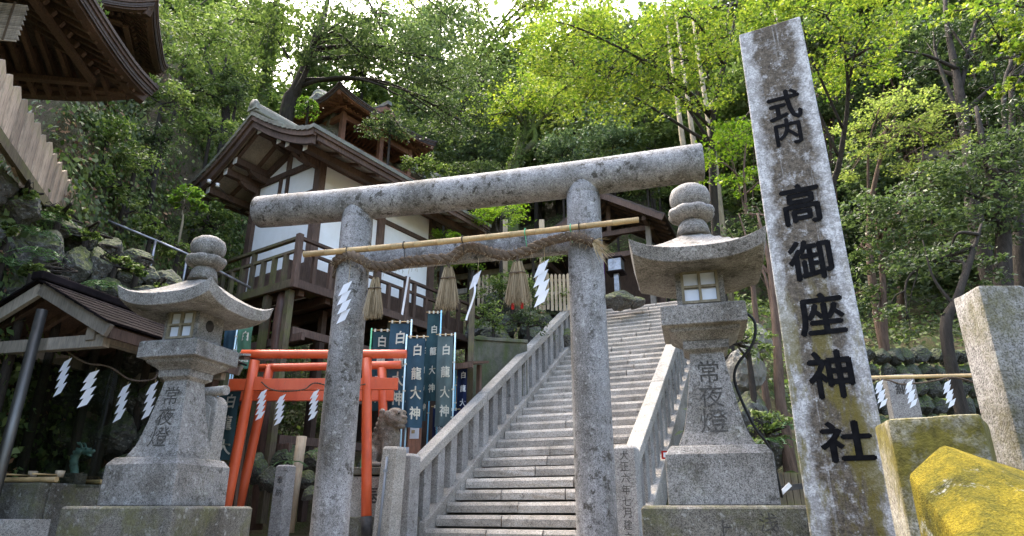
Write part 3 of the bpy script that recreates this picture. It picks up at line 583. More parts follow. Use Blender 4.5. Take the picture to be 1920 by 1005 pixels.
# ------------------------------------------------------------------ stone lanterns
def lantern(loc, rz, label, side_hole=False):
    g = thing('stone_lantern', label, 'lantern', loc, rz, 'stone lanterns flanking the torii')
    z0 = 0.44
    mb = MB(); mb.frus([(0.525, -0.6), (0.525, z0 - 0.02), (0.51, z0)]); mb.build('lower_base', 'granite_base', g, 0.012)
    mb = MB(); mb.frus([(0.355, z0), (0.352, 0.77), (0.31, 0.83)]); mb.build('upper_base', 'granite_lantern', g, 0.01)
    prof = [(0.258, 0.83)] + [(0.25 - 0.13 * u ** 0.62, 0.85 + 0.66 * u) for u in np.linspace(0, 1, 9)] + [(0.132, 1.52), (0.162, 1.54), (0.166, 1.60)]
    mb = MB(); mb.frus(prof); mb.build('shaft', 'granite_lantern', g, 0.006)
    mb = MB(); mb.frus([(0.166, 1.60), (0.18, 1.615), (0.245, 1.66), (0.26, 1.69), (0.307, 1.695), (0.304, 1.84), (0.29, 1.85)]); mb.build('platform', 'granite_lantern', g, 0.008)
    # firebox: solid block with window recess
    mb = MB(); hw = 0.178; z1, z2 = 1.85, 2.20; wx, wz0, wz1 = 0.138, 1.885, 2.15
    for x0, x1, a, b in ((-hw, -wx, z1, z2), (wx, hw, z1, z2), (-wx, wx, z1, wz0), (-wx, wx, wz1, z2)): mb.box(((x0 + x1) / 2, -hw + 0.03, (a + b) / 2), (x1 - x0, 0.06, b - a))
    mb.box((0, 0.03, (z1 + z2) / 2), (2 * hw, 2 * hw - 0.06, z2 - z1)); mb.build('firebox', 'granite_lantern', g)
    wnd = MB()
    for x0, x1, a, b in ((-wx, -wx + .02, wz0, wz1), (wx - .02, wx, wz0, wz1), (-wx + .02, wx - .02, wz0, wz0 + .02), (-wx + .02, wx - .02, wz1 - .02, wz1), (-.01, .01, wz0 + .02, wz1 - .02), (-wx + .02, -.01, 2.008, 2.026), (.01, wx - .02, 2.008, 2.026)):
        wnd.box(((x0 + x1) / 2, -hw - 0.001, (a + b) / 2), (x1 - x0, 0.03, b - a))
    wo = wnd.build('window', 'frame_wood', g)
    for sx in (-1, 1):
        for a, b in ((wz0 + .021, 2.007), (2.027, wz1 - .021)):
            MB().box((sx * (wx - .02 + .01) / 2, -hw + 0.018, (a + b) / 2), (wx - .033, 0.006, b - a)).build('pane', 'pane', wo)
    if side_hole:
        mb = MB(); mb.lathe([(0.055, 0), (0.055, 0.004)], 24); o = mb.build('moon_hole', 'dark_void', g, 0, (hw + 0.001, -0.02, 2.03), (0, radians(90), 0))
    # roof: square plan, concave slopes, upturned corners
    n = 17; v = []; f = []
    def rz_(u, w_): return 2.20 + 0.09 * abs(u) ** 2.6 * abs(w_) ** 2.6
    for top in (1, 0):
        for j in range(n):
            for i in range(n):
                u, w_ = 2 * i / (n - 1) - 1, 2 * j / (n - 1) - 1; m_ = max(abs(u), abs(w_)); hw2 = 0.495 if top else 0.47
                k = abs(u * w_); c3 = abs(u) ** 3 * abs(w_) ** 3
                if top: z = 2.235 + 0.33 * (1 - m_) ** 1.0 * (0.55 + 0.45 * (1 - m_)) + 0.105 * c3 + 0.0 ; z = 2.235 + 0.33 * (1 - m_) ** 1.25 + 0.11 * c3
                else: z = 2.125 + 0.10 * c3 + 0.02 * (1 - m_)
                v.append((u * hw2, w_ * hw2, z))
    def id_(t, i, j): return t * n * n + j * n + i
    for j in range(n - 1):
        for i in range(n - 1):
            f.append((id_(0, i, j), id_(0, i + 1, j), id_(0, i + 1, j + 1), id_(0, i, j + 1))); f.append((id_(1, i, j), id_(1, i, j + 1), id_(1, i + 1, j + 1), id_(1, i + 1, j)))
    for i in range(n - 1):
        f += [(id_(0, i, 0), id_(1, i, 0), id_(1, i + 1, 0), id_(0, i + 1, 0)), (id_(0, i, n - 1), id_(0, i + 1, n - 1), id_(1, i + 1, n - 1), id_(1, i, n - 1)),
              (id_(0, 0, i), id_(0, 0, i + 1), id_(1, 0, i + 1), id_(1, 0, i)), (id_(0, n - 1, i), id_(1, n - 1, i), id_(1, n - 1, i + 1), id_(0, n - 1, i + 1))]
    mb = MB(); mb.add(v, f); mb.build('roof', 'granite_lantern', g, 0.006)
    mb = MB(); mb.lathe([(0.14, 2.50), (0.115, 2.60), (0.09, 2.635), (0.11, 2.65)], 24); mb.build('finial_neck', 'granite_lantern', g)
    mb = MB(); n = 32; prof = [(0.105, 2.635), (0.155, 2.665), (0.176, 2.705), (0.165, 2.735), (0.12, 2.745)]; v = []; f = []
    for r, z in prof:
        for j in range(n): k = 1 + 0.12 * abs(sin(4 * 2 * pi * j / n)) ; v.append((r * k * cos(2 * pi * j / n), r * k * sin(2 * pi * j / n), z))
    for i in range(len(prof) - 1):
        for j in range(n): f.append((i * n + j, i * n + (j + 1) % n, (i + 1) * n + (j + 1) % n, (i + 1) * n + j))
    f.append(tuple(range((len(prof) - 1) * n, len(prof) * n))); f.append(tuple(reversed(range(n)))); mb.add(v, f, True); mb.build('lotus_collar', 'granite_lantern', g)
    mb = MB(); mb.lathe([(0.085, 2.735), (0.14, 2.765), (0.163, 2.815), (0.165, 2.865), (0.147, 2.915), (0.10, 2.95), (0.045, 2.965), (0.012, 2.985)], 28); mb.build('jewel', 'granite_lantern', g)
    # shaft lettering follows the flare of the front face
    def shaft(q):
        u = max(0, min(1, (q[2] - 0.85) / 0.66)); hw_ = 0.25 - 0.13 * u ** 0.62; return (q[0], -hw_ - 0.0035, q[2])
    lettering('常夜燈', [(0, 1.37, 0.16, 0.165), (0, 1.185, 0.17, 0.165), (0, 1.005, 0.19, 0.175)], g, 'carving', bold=0.004, xf=shaft)
    return g
lanL = lantern((-0.503 * 6.0, 6.0, 0), radians(-13), 'stone lantern with moon hole, beside the water pavilion and red torii', True)
lanR = lantern((0.299 * 4.9 + 0.02, 4.9, 0), radians(-15), 'stone lantern with black cable, between the stairs and inscribed stele')
lettering('上田浅井', [(-0.02, 0.30, 0.11, 0.11), (-0.02, 0.15, 0.11, 0.11), (0.25, 0.34, 0.11, 0.11), (0.25, 0.2, 0.11, 0.11)], lanR, 'carving', bold=0.004, y=-0.528)
g = thing('power_cable', 'black cable looping down the right side of a stone lantern', 'cable', lanR.location, radians(-15))
mb = MB(); mb.tube(spline([(0.18, 0.1, 1.95), (0.28, 0.12, 1.90), (0.39, 0.12, 1.80), (0.36, 0.12, 1.62), (0.22, 0.12, 1.45), (0.2, 0.14, 1.3), (0.30, 0.2, 1.0), (0.40, 0.3, 0.84), (0.45, 0.4, 0.5)], 40), 0.011, 6); mb.build('cable', 'rubber', g)

# ------------------------------------------------------------------ inscribed stele
a0, a1 = at(1385, 65, 3.58), at(1500, 30, 3.40); sa = atan2(a1.y - a0.y, a1.x - a0.x); mid = (a0 + a1) / 2; SW = ((a1 - a0).to_2d()).length
b0, b1 = ray(1535, 1003), ray(1672, 1003)
stele = thing('inscribed_stele', 'tall square stone stele with black shrine name, lichen stained', 'stele', (mid.x + 0.17 * sin(-sa) , mid.y + 0.17 * cos(sa), 0), sa)
zt = mid.z; mb = MB(); n = 14; v = []; f = []
SX = lambda z: SW / 2 * (1.0 + 0.10 * (1 - (z + 0.5) / (zt + .5)))
for i in range(n + 1):
    z = -1.3 + (zt + 1.3) * i / n; h = SX(z)
    for a, b in ((-1, -1), (1, -1), (1, 1), (-1, 1)): v.append((a * h + 0.003 * mnoise.noise(Vector((a, b, z * 2))), b * 0.17, z + (0.04 if i == n and b > 0 else 0)))
for i in range(n):
    for j in range(4): f.append((i * 4 + j, i * 4 + (j + 1) % 4, i * 4 + 4 + (j + 1) % 4, i * 4 + 4 + j))
f.append((3, 2, 1, 0)); f.append(tuple(n * 4 + j for j in range(4))); mb.add(v, f); mb.build('shaft', 'stele_stone', stele, 0.008)
def on_stele(px, py):
    nrm = Vector((-sin(sa), cos(sa), 0)); o = Vector((0, 0, CZ)); p0 = stele.location - nrm * 0.17; r = ray(px, py); p = o + r * ((p0 - o).dot(nrm) / r.dot(nrm)) - stele.location
    return p.x * cos(sa) + p.y * sin(sa), p.z
spots = []
for ch, (x0, y0, x1, y1) in zip('式内高御座神社', ((1440, 170, 1502, 226), (1450, 222, 1506, 272), (1464, 345, 1540, 420), (1480, 450, 1560, 524), (1498, 550, 1582, 628), (1516, 658, 1600, 746), (1540, 790, 1636, 866))):
    xa, za = on_stele((x0 + x1) / 2, y0); xb, zb = on_stele((x0 + x1) / 2, y1); xl, _ = on_stele(x0, (y0 + y1) / 2); xr, _ = on_stele(x1, (y0 + y1) / 2)
    spots.append(((xl + xr) / 2, (za + zb) / 2, xr - xl, (za - zb) * 1.0))
lettering('式内高御座神社', spots, stele, 'ink', bold=0.032, y=-0.1725)

# ------------------------------------------------------------------ mossy stone posts close by on the right
def stone_post(name, pts_top, zt, zb, label, mat, tip=0.0, tipxy=None, rnd=0.02):
    n = len(pts_top); c = Vector((sum(p[0] for p in pts_top) / n, sum(p[1] for p in pts_top) / n, 0)); g = thing(name, label, 'stone post', (c.x, c.y, zb))
    bm = bmesh.new(); lo = [bm.verts.new((p[0] - c.x, p[1] - c.y, -0.2)) for p in pts_top]; hi = [bm.verts.new((p[0] - c.x, p[1] - c.y, (zt if isinstance(zt, (int, float)) else zt[i]) - zb)) for i, p in enumerate(pts_top)]
    bm.faces.new(lo[::-1])
    for i in range(n): bm.faces.new((lo[i], lo[(i + 1) % n], hi[(i + 1) % n], hi[i]))
    if tip:
        t = bm.verts.new((tipxy[0] - c.x, tipxy[1] - c.y, tip - zb))
        for i in range(n): bm.faces.new((hi[i], hi[(i + 1) % n], t))
    else: bm.faces.new(hi)
    bmesh.ops.bevel(bm, geom=list(bm.edges), offset=rnd, segments=2, affect='EDGES', profile=0.6)
    bmesh.ops.triangulate(bm, faces=[f_ for f_ in bm.faces if len(f_.verts) > 4]); bmesh.ops.subdivide_edges(bm, edges=bm.edges, cuts=4, use_grid_fill=True); bmesh.ops.recalc_face_normals(bm, faces=bm.faces)
    for v_ in bm.verts: v_.co += mnoise.noise_vector(v_.co * 9) * 0.006
    me = bpy.data.meshes.new(name); bm.to_mesh(me); bm.free(); me.polygons.foreach_set('use_smooth', [True] * len(me.polygons)); link('shaft', me, mat, g); return g
def g2(px, py, Y): p = at(px, py, Y); return (p.x, p.y)
stone_post('stone_post', [g2(1786, 560, 2.69), g2(1832, 533, 2.5), g2(1914, 533, 2.5), (2.40, 2.75), (2.42, 2.95), (2.22, 3.02)], at(1832, 533, 2.5).z, -1.4, 'tall grey stone fence post with patchy olive moss beside the stele', 'moss_side', rnd=0.016)
stone_post('stone_post', [(1.32, 2.42), (1.24, 2.19), (1.47, 2.07), (1.66, 2.32), (1.42, 2.52)], 0.70, -1.4, 'low flat-topped stone post with olive moss between stele and golden mossy post', 'moss_olive', rnd=0.014)
stone_post('stone_post', [(0.94, 1.62), (0.74, 1.02), (1.16, 1.0), (1.34, 1.62)], [0.50, 0.2, 0.2, 0.46], -1.4, 'nearest stone post with sloping top covered in golden yellow moss', 'moss_gold', 0.568, (1.03, 1.60), 0.012)

# ------------------------------------------------------------------ white hall on stilts
hall = thing('white_hall', 'white plastered timber hall with curved gable roof, raised on log stilts', 'hall', (WB[0], WB[1], 0), WBR)
FL, EZ, AZP = 4.2, 6.95, 8.0            # floor, eave edge and ridge heights
W_, L_, EO, RO = 2.07, 3.40, 1.0, 1.0   # wall width and length, eave overhang, rake overhang
XC = -W_ / 2; HWR = W_ / 2 + EO
def roofz(x): u = min(1, abs(x - XC) / HWR); return EZ + (AZP - EZ) * (1 - u) ** 1.38
# plaster walls
mb = MB(); xs = np.linspace(-W_, 0, 13); poly = [(-W_, FL)] + [(x, roofz(x) - 0.22) for x in xs] + [(0, FL)]
mb.prism(poly, 0.0, 0.12); mb.build('gable_wall', 'plaster', hall)
mb = MB(); mb.prism(poly, L_ - 0.12, L_); mb.build('gable_wall', 'plaster', hall)
zw = roofz(0) - 0.22
MB().box((-0.06, L_ / 2, (FL + zw) / 2), (0.12, L_ - 0.24 - 0.004, zw - FL)).build('side_wall', 'plaster', hall)
MB().box((-W_ + 0.06, L_ / 2, (FL + zw) / 2), (0.12, L_ - 0.24 - 0.004, zw - FL)).build('side_wall', 'plaster', hall)
def timber(c, d, mat='wood_brown', name='timber', rot=None, bevel=0.006): return MB().box(c, d, rot).build(name, mat, hall, bevel)
for x, y in ((-W_, 0), (0, 0), (0, 1.72), (0, L_), (-W_, L_)): timber((x, y, (FL + zw) / 2), (0.17, 0.17, zw - FL + 0.05), name='post')
timber((XC, -0.005, (zw + AZP) / 2 - 0.1), (0.14, 0.07, AZP - zw - 0.1), name='king_post')
for z, h in ((zw - 0.05, 0.13), (FL + 0.06, 0.15)):
    timber((XC, -0.012, z), (W_ - 0.17, 0.10, h), name='beam'); timber((0.012, 0.86, z), (0.10, 1.55, h), name='beam'); timber((0.012, 2.56, z), (0.10, 1.51, h), name='beam')
timber((0.012, 0.86, zw - 0.72), (0.08, 1.55, 0.10), name='beam'); timber((0.012, 2.56, zw - 0.72), (0.08, 1.51, 0.10), name='beam'); timber((XC, -0.012, zw - 0.72), (W_ - 0.17, 0.08, 0.10), name='beam')
for x in (XC - 0.22, XC + 0.02): timber((x, -0.012, zw - 0.38), (0.075, 0.07, 0.53), 'wood_dark', name='stud')
for sx in (-1, 1):                       # sloping gable timbers
    a, b = (XC, -0.02, AZP - 0.42), (XC + sx * W_ / 2, -0.02, zw + 0.0)
    MB().bar(a, b, 0.11, 0.15).build('gable_beam', 'wood_brown', hall)
timber((-0.9, -0.05, FL + 0.42), (1.7, 0.03, 0.5), 'wood_brown', 'wainscot_board')
# purlins carrying the roof past the gable, white painted ends
for x in (XC, XC - 0.72, XC + 0.72, -W_ + 0.02, -0.02, -W_ - 0.55, 0.55):
    z = roofz(x) - 0.27; big = 0.15
    o = MB().box((x, L_ / 2 - 0.0, z), (big * 0.85, L_ + 2 * RO - 0.36, big)).build('purlin', 'wood_dark', hall, 0.005)
    MB().box((x, -RO + 0.173, z), (big * 0.80, 0.012, big * 0.94)).build('end_cap', 'paint_white', o)
    mb = MB(); mb.prism([(0, 0), (-0.5, 0), (-0.46, -0.05), (-0.30, -0.12), (-0.12, -0.14), (0, -0.14)], x - 0.05, x + 0.05, 'x')
    if abs(x - XC) < 1.2: mb.build('bracket', 'wood_brown', hall, 0, (0, 0, z - 0.076))
# roof boards and rafters
def roof_sheet(name, mat, off0, off1, y0, y1, hw=HWR, x0=None, x1=None, n=14, parent=None):
    mb = MB()
    for sx in (-1, 1):
        xs = [XC + sx * hw * i / n for i in range(n + 1)]; v = []; f = []
        for x in xs:
            for y, o_ in ((y0, off0), (y1, off0), (y1, off1), (y0, off1)): v.append((x, y, roofz(x) + o_))
        for i in range(n):
            for j in range(4): f.append((i * 4 + j, i * 4 + (j + 1) % 4, i * 4 + 4 + (j + 1) % 4, i * 4 + 4 + j))
        f += [(0, 1, 2, 3), (n * 4 + 3, n * 4 + 2, n * 4 + 1, n * 4)]; mb.add(v, f)
    return mb.build(name, mat, parent or hall)
roof_sheet('roof_boards', 'wood_grey', -0.135, -0.105, -RO + 0.1, L_ + RO - 0.1, HWR - 0.06)
for k in range(11):
    y = -RO + 0.22 + k * 0.5
    if y > L_ + RO - 0.1: break
    for sx in (-1, 1):
        mb = MB(); n = 6; xs = [XC + sx * (0.05 + (HWR - 0.14) * i / n) for i in range(n + 1)]; v = []; f = []
        for x in xs:
            for dy, o_ in ((-0.035, -0.205), (0.035, -0.205), (0.035, -0.137), (-0.035, -0.137)): v.append((x, y + dy, roofz(x) + o_))
        for i in range(n):
            for j in range(4): f.append((i * 4 + j, i * 4 + (j + 1) % 4, i * 4 + 4 + (j + 1) % 4, i * 4 + 4 + j))
        f += [(0, 1, 2, 3), (n * 4 + 3, n * 4 + 2, n * 4 + 1, n * 4)]; mb.add(v, f); mb.build('rafter', 'wood_brown', hall)
roof_sheet('bargeboard', 'wood_brown', -0.27, -0.10, -RO + 0.02, -RO + 0.09, HWR - 0.05)
roof_sheet('bargeboard_trim', 'wood_dark', -0.12, 0.0, -RO - 0.03, -RO + 0.05, HWR)
roof_sheet('bargeboard', 'wood_brown', -0.27, -0.10, L_ + RO - 0.09, L_ + RO - 0.02, HWR - 0.05)
for sx in (-1, 1):                       # eave fascia boards
    x = XC + sx * (HWR - 0.05); MB().box((x, L_ / 2, EZ - 0.115), (0.06, L_ + 2 * RO - 0.2, 0.11)).build('fascia', 'wood_brown', hall)
    MB().box((x + sx * 0.035, L_ / 2, EZ - 0.03), (0.07, L_ + 2 * RO + 0.02, 0.075)).build('fascia_trim', 'wood_dark', hall)
# roof covering: overlapping courses, each its own strip
NC = 13
for sx in (-1, 1):
    for i in range(NC):
        u0, u1 = i / NC, (i + 1.25) / NC; u1 = min(u1, 1.03); x0, x1 = XC + sx * HWR * u0, XC + sx * HWR * u1; y0, y1 = -RO - 0.06, L_ + RO + 0.06
        z0, z1 = roofz(x0) + 0.055, roofz(x1) + 0.085; mb = MB()
        v = [(x0, y0, z0), (x0, y1, z0), (x1, y1, z1), (x1, y0, z1)]; v += [(a, b, c - 0.08) for a, b, c in v]
        mb.add(v, [(0, 1, 2, 3), (7, 6, 5, 4), (0, 4, 5, 1), (1, 5, 6, 2), (2, 6, 7, 3), (3, 7, 4, 0)]); mb.build('roof_course', 'copper_roof', hall)
rd = MB(); rd.box((XC, L_ / 2, AZP + 0.13), (0.24, L_ + 2 * RO + 0.1, 0.17)); ro = rd.build('ridge', 'copper_roof', hall, 0.03)
MB().tube([(XC, -RO - 0.02, AZP + 0.25), (XC, L_ + RO, AZP + 0.25)], 0.06, 10).build('ridge_cap', 'copper_roof', ro)
mb = MB(); mb.lathe([(0.10, -0.05), (0.12, 0), (0.10, 0.05)], 18); mb.box((0, -0.08, 0), (0.28, 0.12, 0.09)); mb.build('ridge_end', 'copper_roof', ro, 0, (XC, -RO - 0.03, AZP + 0.24), (radians(90), 0, 0))
# veranda
VX, VY0, VY1, VXL = 0.55, -0.70, 5.0, -W_ - 0.95
for k in range(12):
    x0 = VXL + (VX - VXL) * k / 12; MB().box((x0 + (VX - VXL) / 24, VY0 / 2 - 0.005, FL - 0.02), ((VX - VXL) / 12 - 0.008, -VY0 - 0.04, 0.04)).build('floor_board', 'wood_mossy', hall)
for k in range(2):
    MB().box((0.13 + k * 0.28, (VY0 + VY1) / 2, FL - 0.021), (0.272, VY1 - VY0 - 0.06, 0.04)).build('floor_board', 'wood_mossy', hall)
timber(((VX + VXL) / 2, VY0, FL - 0.06), (VX - VXL, 0.09, 0.15), 'wood_mossy', 'edge_beam'); timber((VX, (VY0 + VY1) / 2 + 0.05, FL - 0.065), (0.09, VY1 - VY0 - 0.01, 0.15), 'wood_brown', 'edge_beam')
rail = 0.80
def railing(a, b, nb, mat):
    a, b = Vector(a), Vector(b); d = (b - a).normalized()
    for z, h, w2 in ((FL + rail, 0.055, 0.085), (FL + rail - 0.24, 0.05, 0.06)):
        MB().bar(a + Vector((0, 0, z)), b + Vector((0, 0, z)), w2, h).build('rail', mat, hall)
    for i in range(1, nb):
        p = a.lerp(b, i / nb); big = (i % 4 == 0)
        MB().box((p.x, p.y, FL + 0.015 + (rail - 0.05 if big else rail - 0.27) / 2), (0.075, 0.075, rail - 0.05 if big else rail - 0.27)).build('baluster', mat, hall)
railing((VX, VY0, 0), (VXL, VY0, 0), 11, 'wood_mossy'); railing((VX, VY0, 0), (VX, VY1, 0), 15, 'wood_dark')
for x, y in ((VX, VY0), (VX, VY1), (VXL, VY0), (VX, 2.1)): MB().box((x, y, FL + 0.36), (0.105, 0.105, 1.02)).build('railing_post', 'wood_brown', hall, 0.008)
MB().box((0.10, 2.0, FL + 0.30), (0.03, 5.2, 0.45)).build('wainscot_board', 'wood_brown', hall)
# stilts: crooked logs and square posts, floor joists, ties
def log(x, y, z0, z1, r, mat='wood_log', name='stilt'):
    mb = MB(); n = 14; sd_ = R.random() * 9; pts = []; rad = []
    for i in range(n + 1):
        z = z0 + (z1 - z0) * i / n; pts.append((x + 0.05 * mnoise.noise(Vector((z, sd_, 0))), y + 0.05 * mnoise.noise(Vector((z, sd_, 5))), z)); rad.append(r * (1 + 0.16 * mnoise.noise(Vector((z * 3, sd_, 9)))))
    mb.tube(pts, rad, 12); o = mb.build(name, mat, hall)
    return o
for x, y, r in ((0.1, -0.55, 0.11), (0.2, 1.0, 0.10), (0.2, 2.6, 0.10), (-W_ - 0.4, -0.3, 0.1), (-1.0, -0.1, 0.1), (0.3, 4.6, 0.09)): log(x, y, 0.1, FL - 0.15, r)
for x, y in ((0.35, -0.62), (-0.25, -0.64), (-1.2, -0.64), (-2.2, -0.64), (0.48, 1.8), (0.48, 3.4), (0.48, 4.9), (-0.2, 0.6), (-1.3, 1.4)):
    timber((x, y, (FL - 0.14) / 2 + 0.1), (0.12, 0.12, FL - 0.34), 'wood_mossy' if y < 0 or x > .4 else 'wood_dark', 'stilt')
for y in np.arange(-0.45, 4.9, 0.6): timber((VXL / 2 + VX / 2, y, FL - 0.14), (VX - VXL - 0.2, 0.12, 0.16), 'wood_dark', 'joist')
for z in (3.2, 2.2, 1.35): timber((-0.9, -0.5, z), (3.2, 0.07, 0.14), 'wood_brown', 'tie_beam'); timber((0.36, 2.1, z + 0.15), (0.07, 5.2, 0.14), 'wood_brown', 'tie_beam')
MB().box((-0.8, 2.9, 2.1), (3.6, 0.06, 3.9)).build('back_boarding', 'wood_dark', hall)
MB().box((XC, L_ / 2, FL + 0.005), (W_ - 0.3, L_ - 0.3, 0.05)).build('floor', 'wood_dark', hall)
g = thing('ceramic_insulator', 'white insulators with thin wire under the left eave of the white hall', 'insulator', hall.matrix_world.translation)
g.location = (0, 0, 0); a = at(392, 340, 11.9); b = at(408, 347, 11.9)
for p in (a, b): MB().lathe([(0.02, -0.04), (0.045, -0.03), (0.03, 0), (0.045, 0.03), (0.02, 0.04)], 12, p).build('insulator', 'paint_white', g)
MB().tube([at(360, 320, 12.1), a, b, at(470, 420, 12.4)], 0.006, 4).build('wire', 'rubber', g)

# ------------------------------------------------------------------ eave corner roofs (buildings up the slope at the left, pavilion on the cliff)
def hip_roof(name, label, cat, loc, rz, lx, ly, rise, rd=0.85, mat='wood_dark', covmat='roof_bark', scale=1.0, posts=(), gable=False, step=0.2, rmat=None, floor_z=None, group=None):
    """hip roof: eaves rectangle lx by ly centred on origin at z=0 (eave underside), rafters below, upturned corners"""
    g = thing(name, label, cat, loc, rz, group); n = 12
    def upturn(x, y): return 0.22 * (abs(2 * x / lx) ** 4) * (abs(2 * y / ly) ** 4) + 0.06 * max(abs(2 * x / lx) ** 6, abs(2 * y / ly) ** 6) * 0
    hx = lx / 2 - ly / 2 if lx > ly else 0.0
    def topz(x, y):
        dx = (lx / 2 - abs(x)); dy = ly / 2 - abs(y); d = min(dx, dy) / (min(lx, ly) / 2); return rise * (0.75 * d + 0.25 * d * d) + upturn(x, y)
    N = 20; v = []; f = []
    for t in (0, 1):
        for j in range(N + 1):
            for i in range(N + 1):
                x, y = (i / N - .5) * lx, (j / N - .5) * ly; v.append((x, y, topz(x, y) + (0.16 if t else 0.0)))
    q = (N + 1) ** 2; I = lambda t, i, j: t * q + j * (N + 1) + i
    top = []; bot = []; side = []
    for j in range(N):
        for i in range(N): top.append((I(1, i, j), I(1, i + 1, j), I(1, i + 1, j + 1), I(1, i, j + 1))); bot.append((I(0, i, j), I(0, i, j + 1), I(0, i + 1, j + 1), I(0, i + 1, j)))
    for i in range(N): side += [(I(0, i, 0), I(0, i + 1, 0), I(1, i + 1, 0), I(1, i, 0)), (I(0, i, N), I(1, i, N), I(1, i + 1, N), I(0, i + 1, N)), (I(0, 0, i), I(1, 0, i), I(1, 0, i + 1), I(0, 0, i + 1)), (I(0, N, i), I(0, N, i + 1), I(1, N, i + 1), I(1, N, i))]
    mb = MB(); mb.add(v, top + bot + side); mb.build('roof', covmat, g)
    # layered eave edge
    for k, (o_, t_, h0) in enumerate(((0.05, 0.045, 0.165), (0.03, 0.045, 0.115), (0.01, 0.05, 0.06), (-0.03, 0.06, 0.0))):
        for s_, ax in ((-1, 0), (1, 0), (-1, 1), (1, 1)):
            mb = MB(); vv = []; ff = []
            for i in range(N + 1):
                u = (i / N - .5); 
                if ax == 0: x, y = s_ * (lx / 2 + o_), u * (ly + 2 * o_); 
                else: x, y = u * (lx + 2 * o_), s_ * (ly / 2 + o_)
                z = upturn(max(-lx / 2, min(lx / 2, x)), max(-ly / 2, min(ly / 2, y))) + h0
                ix, iy = (-s_ * 0.12, 0) if ax == 0 else (0, -s_ * 0.12)
                vv += [(x, y, z - t_ / 2), (x, y, z + t_ / 2), (x + ix, y + iy, z + t_ / 2 + .0), (x + ix, y + iy, z - t_ / 2)]
            for i in range(N):
                for j in range(4): ff.append((i * 4 + j, i * 4 + (j + 1) % 4, i * 4 + 4 + (j + 1) % 4, i * 4 + 4 + j))
            ff += [(0, 1, 2, 3), (N * 4 + 3, N * 4 + 2, N * 4 + 1, N * 4)]; mb.add(vv, ff); mb.build('eave_layer', [covmat, 'wood_brown', covmat, mat][k], g)
    rm = rmat or mat
    # rafters on the four sides, in two tiers
    for tier, (o0, o1, dz) in enumerate(((0.10, 0.75, -0.07), (0.42, 1.5, -0.17))):
        for ax, s_, ln, wd in ((0, -1, ly, lx), (0, 1, ly, lx), (1, -1, lx, ly), (1, 1, lx, ly)):
            y = -ln / 2 + 0.15
            while y < ln / 2 - 0.1:
                lim = ln / 2 - abs(y); inn = min(o1, wd / 2, max(o0 + 0.08, lim)) if lim < o1 else min(o1, wd / 2)
                if lim > o0 + 0.1:
                    def P(o_): return (s_ * (wd / 2 - o_), y) if ax == 0 else (y, s_ * (wd / 2 - o_))
                    a2, b2 = P(o0), P(inn); za, zb = topz(*a2) + dz, topz(*b2) + dz
                    o = MB().bar((*a2, za), (*b2, zb), 0.055, 0.075).build('rafter', rm, g)
                y += step
        for ax, s_, ln, wd in ((0, -1, ly, lx), (0, 1, ly, lx), (1, -1, lx, ly), (1, 1, lx, ly)):   # battens over the rafter ends
            o_ = o0 + 0.1; a2 = (s_ * (wd / 2 - o_), -ln / 2 + o_ + .05) if ax == 0 else (-ln / 2 + o_ + .05, s_ * (wd / 2 - o_)); b2 = (a2[0], -a2[1]) if ax == 0 else (-a2[0], a2[1])
            MB().bar((*a2, topz(*a2) * 0 + dz + 0.09 + 0.08), (*b2, dz + 0.09 + 0.08), 0.09, 0.06).build('batten', mat, g)
    for sx in (-1, 1):
        for sy in (-1, 1):
            m_ = min(lx, ly) / 2 * 0.8; a2 = (sx * (lx / 2 - 0.06), sy * (ly / 2 - 0.06)); b2 = (sx * (lx / 2 - m_), sy * (ly / 2 - m_))
            MB().bar((*a2, topz(*a2) - 0.10), (*b2, topz(*b2) - 0.22), 0.11, 0.16).build('hip_rafter', mat, g, 0.01)
    for (x, y, z0) in posts: MB().box((x, y, z0 / 2 - 0.05), (0.17, 0.17, -z0)).build('post', rm if rmat else 'wood_brown', g, 0.01)
    if posts:
        px_ = sorted(set(p[0] for p in posts)); py_ = sorted(set(p[1] for p in posts))
        for y in (py_[0], py_[-1]): MB().bar((px_[0], y, -0.18), (px_[-1], y, -0.18), 0.12, 0.2).build('beam', rm, g)
        for x in (px_[0], px_[-1]): MB().bar((x, py_[0], -0.20), (x, py_[-1], -0.20), 0.12, 0.2).build('beam', rm, g)
        if floor_z is not None:
            MB().box(((px_[0] + px_[-1]) / 2, (py_[0] + py_[-1]) / 2, floor_z), (px_[-1] - px_[0] + .5, py_[-1] - py_[0] + .5, 0.12)).build('floor', mat, g)
            for y in (py_[0] - .2, py_[-1] + .2): MB().bar((px_[0] - .2, y, floor_z + .6), (px_[-1] + .2, y, floor_z + .6), 0.06, 0.06).build('rail', rm, g)
            for x in (px_[0] - .2, px_[-1] + .2): MB().bar((x, py_[0] - .2, floor_z + .61), (x, py_[-1] + .2, floor_z + .61), 0.06, 0.06).build('rail', rm, g)
    return g
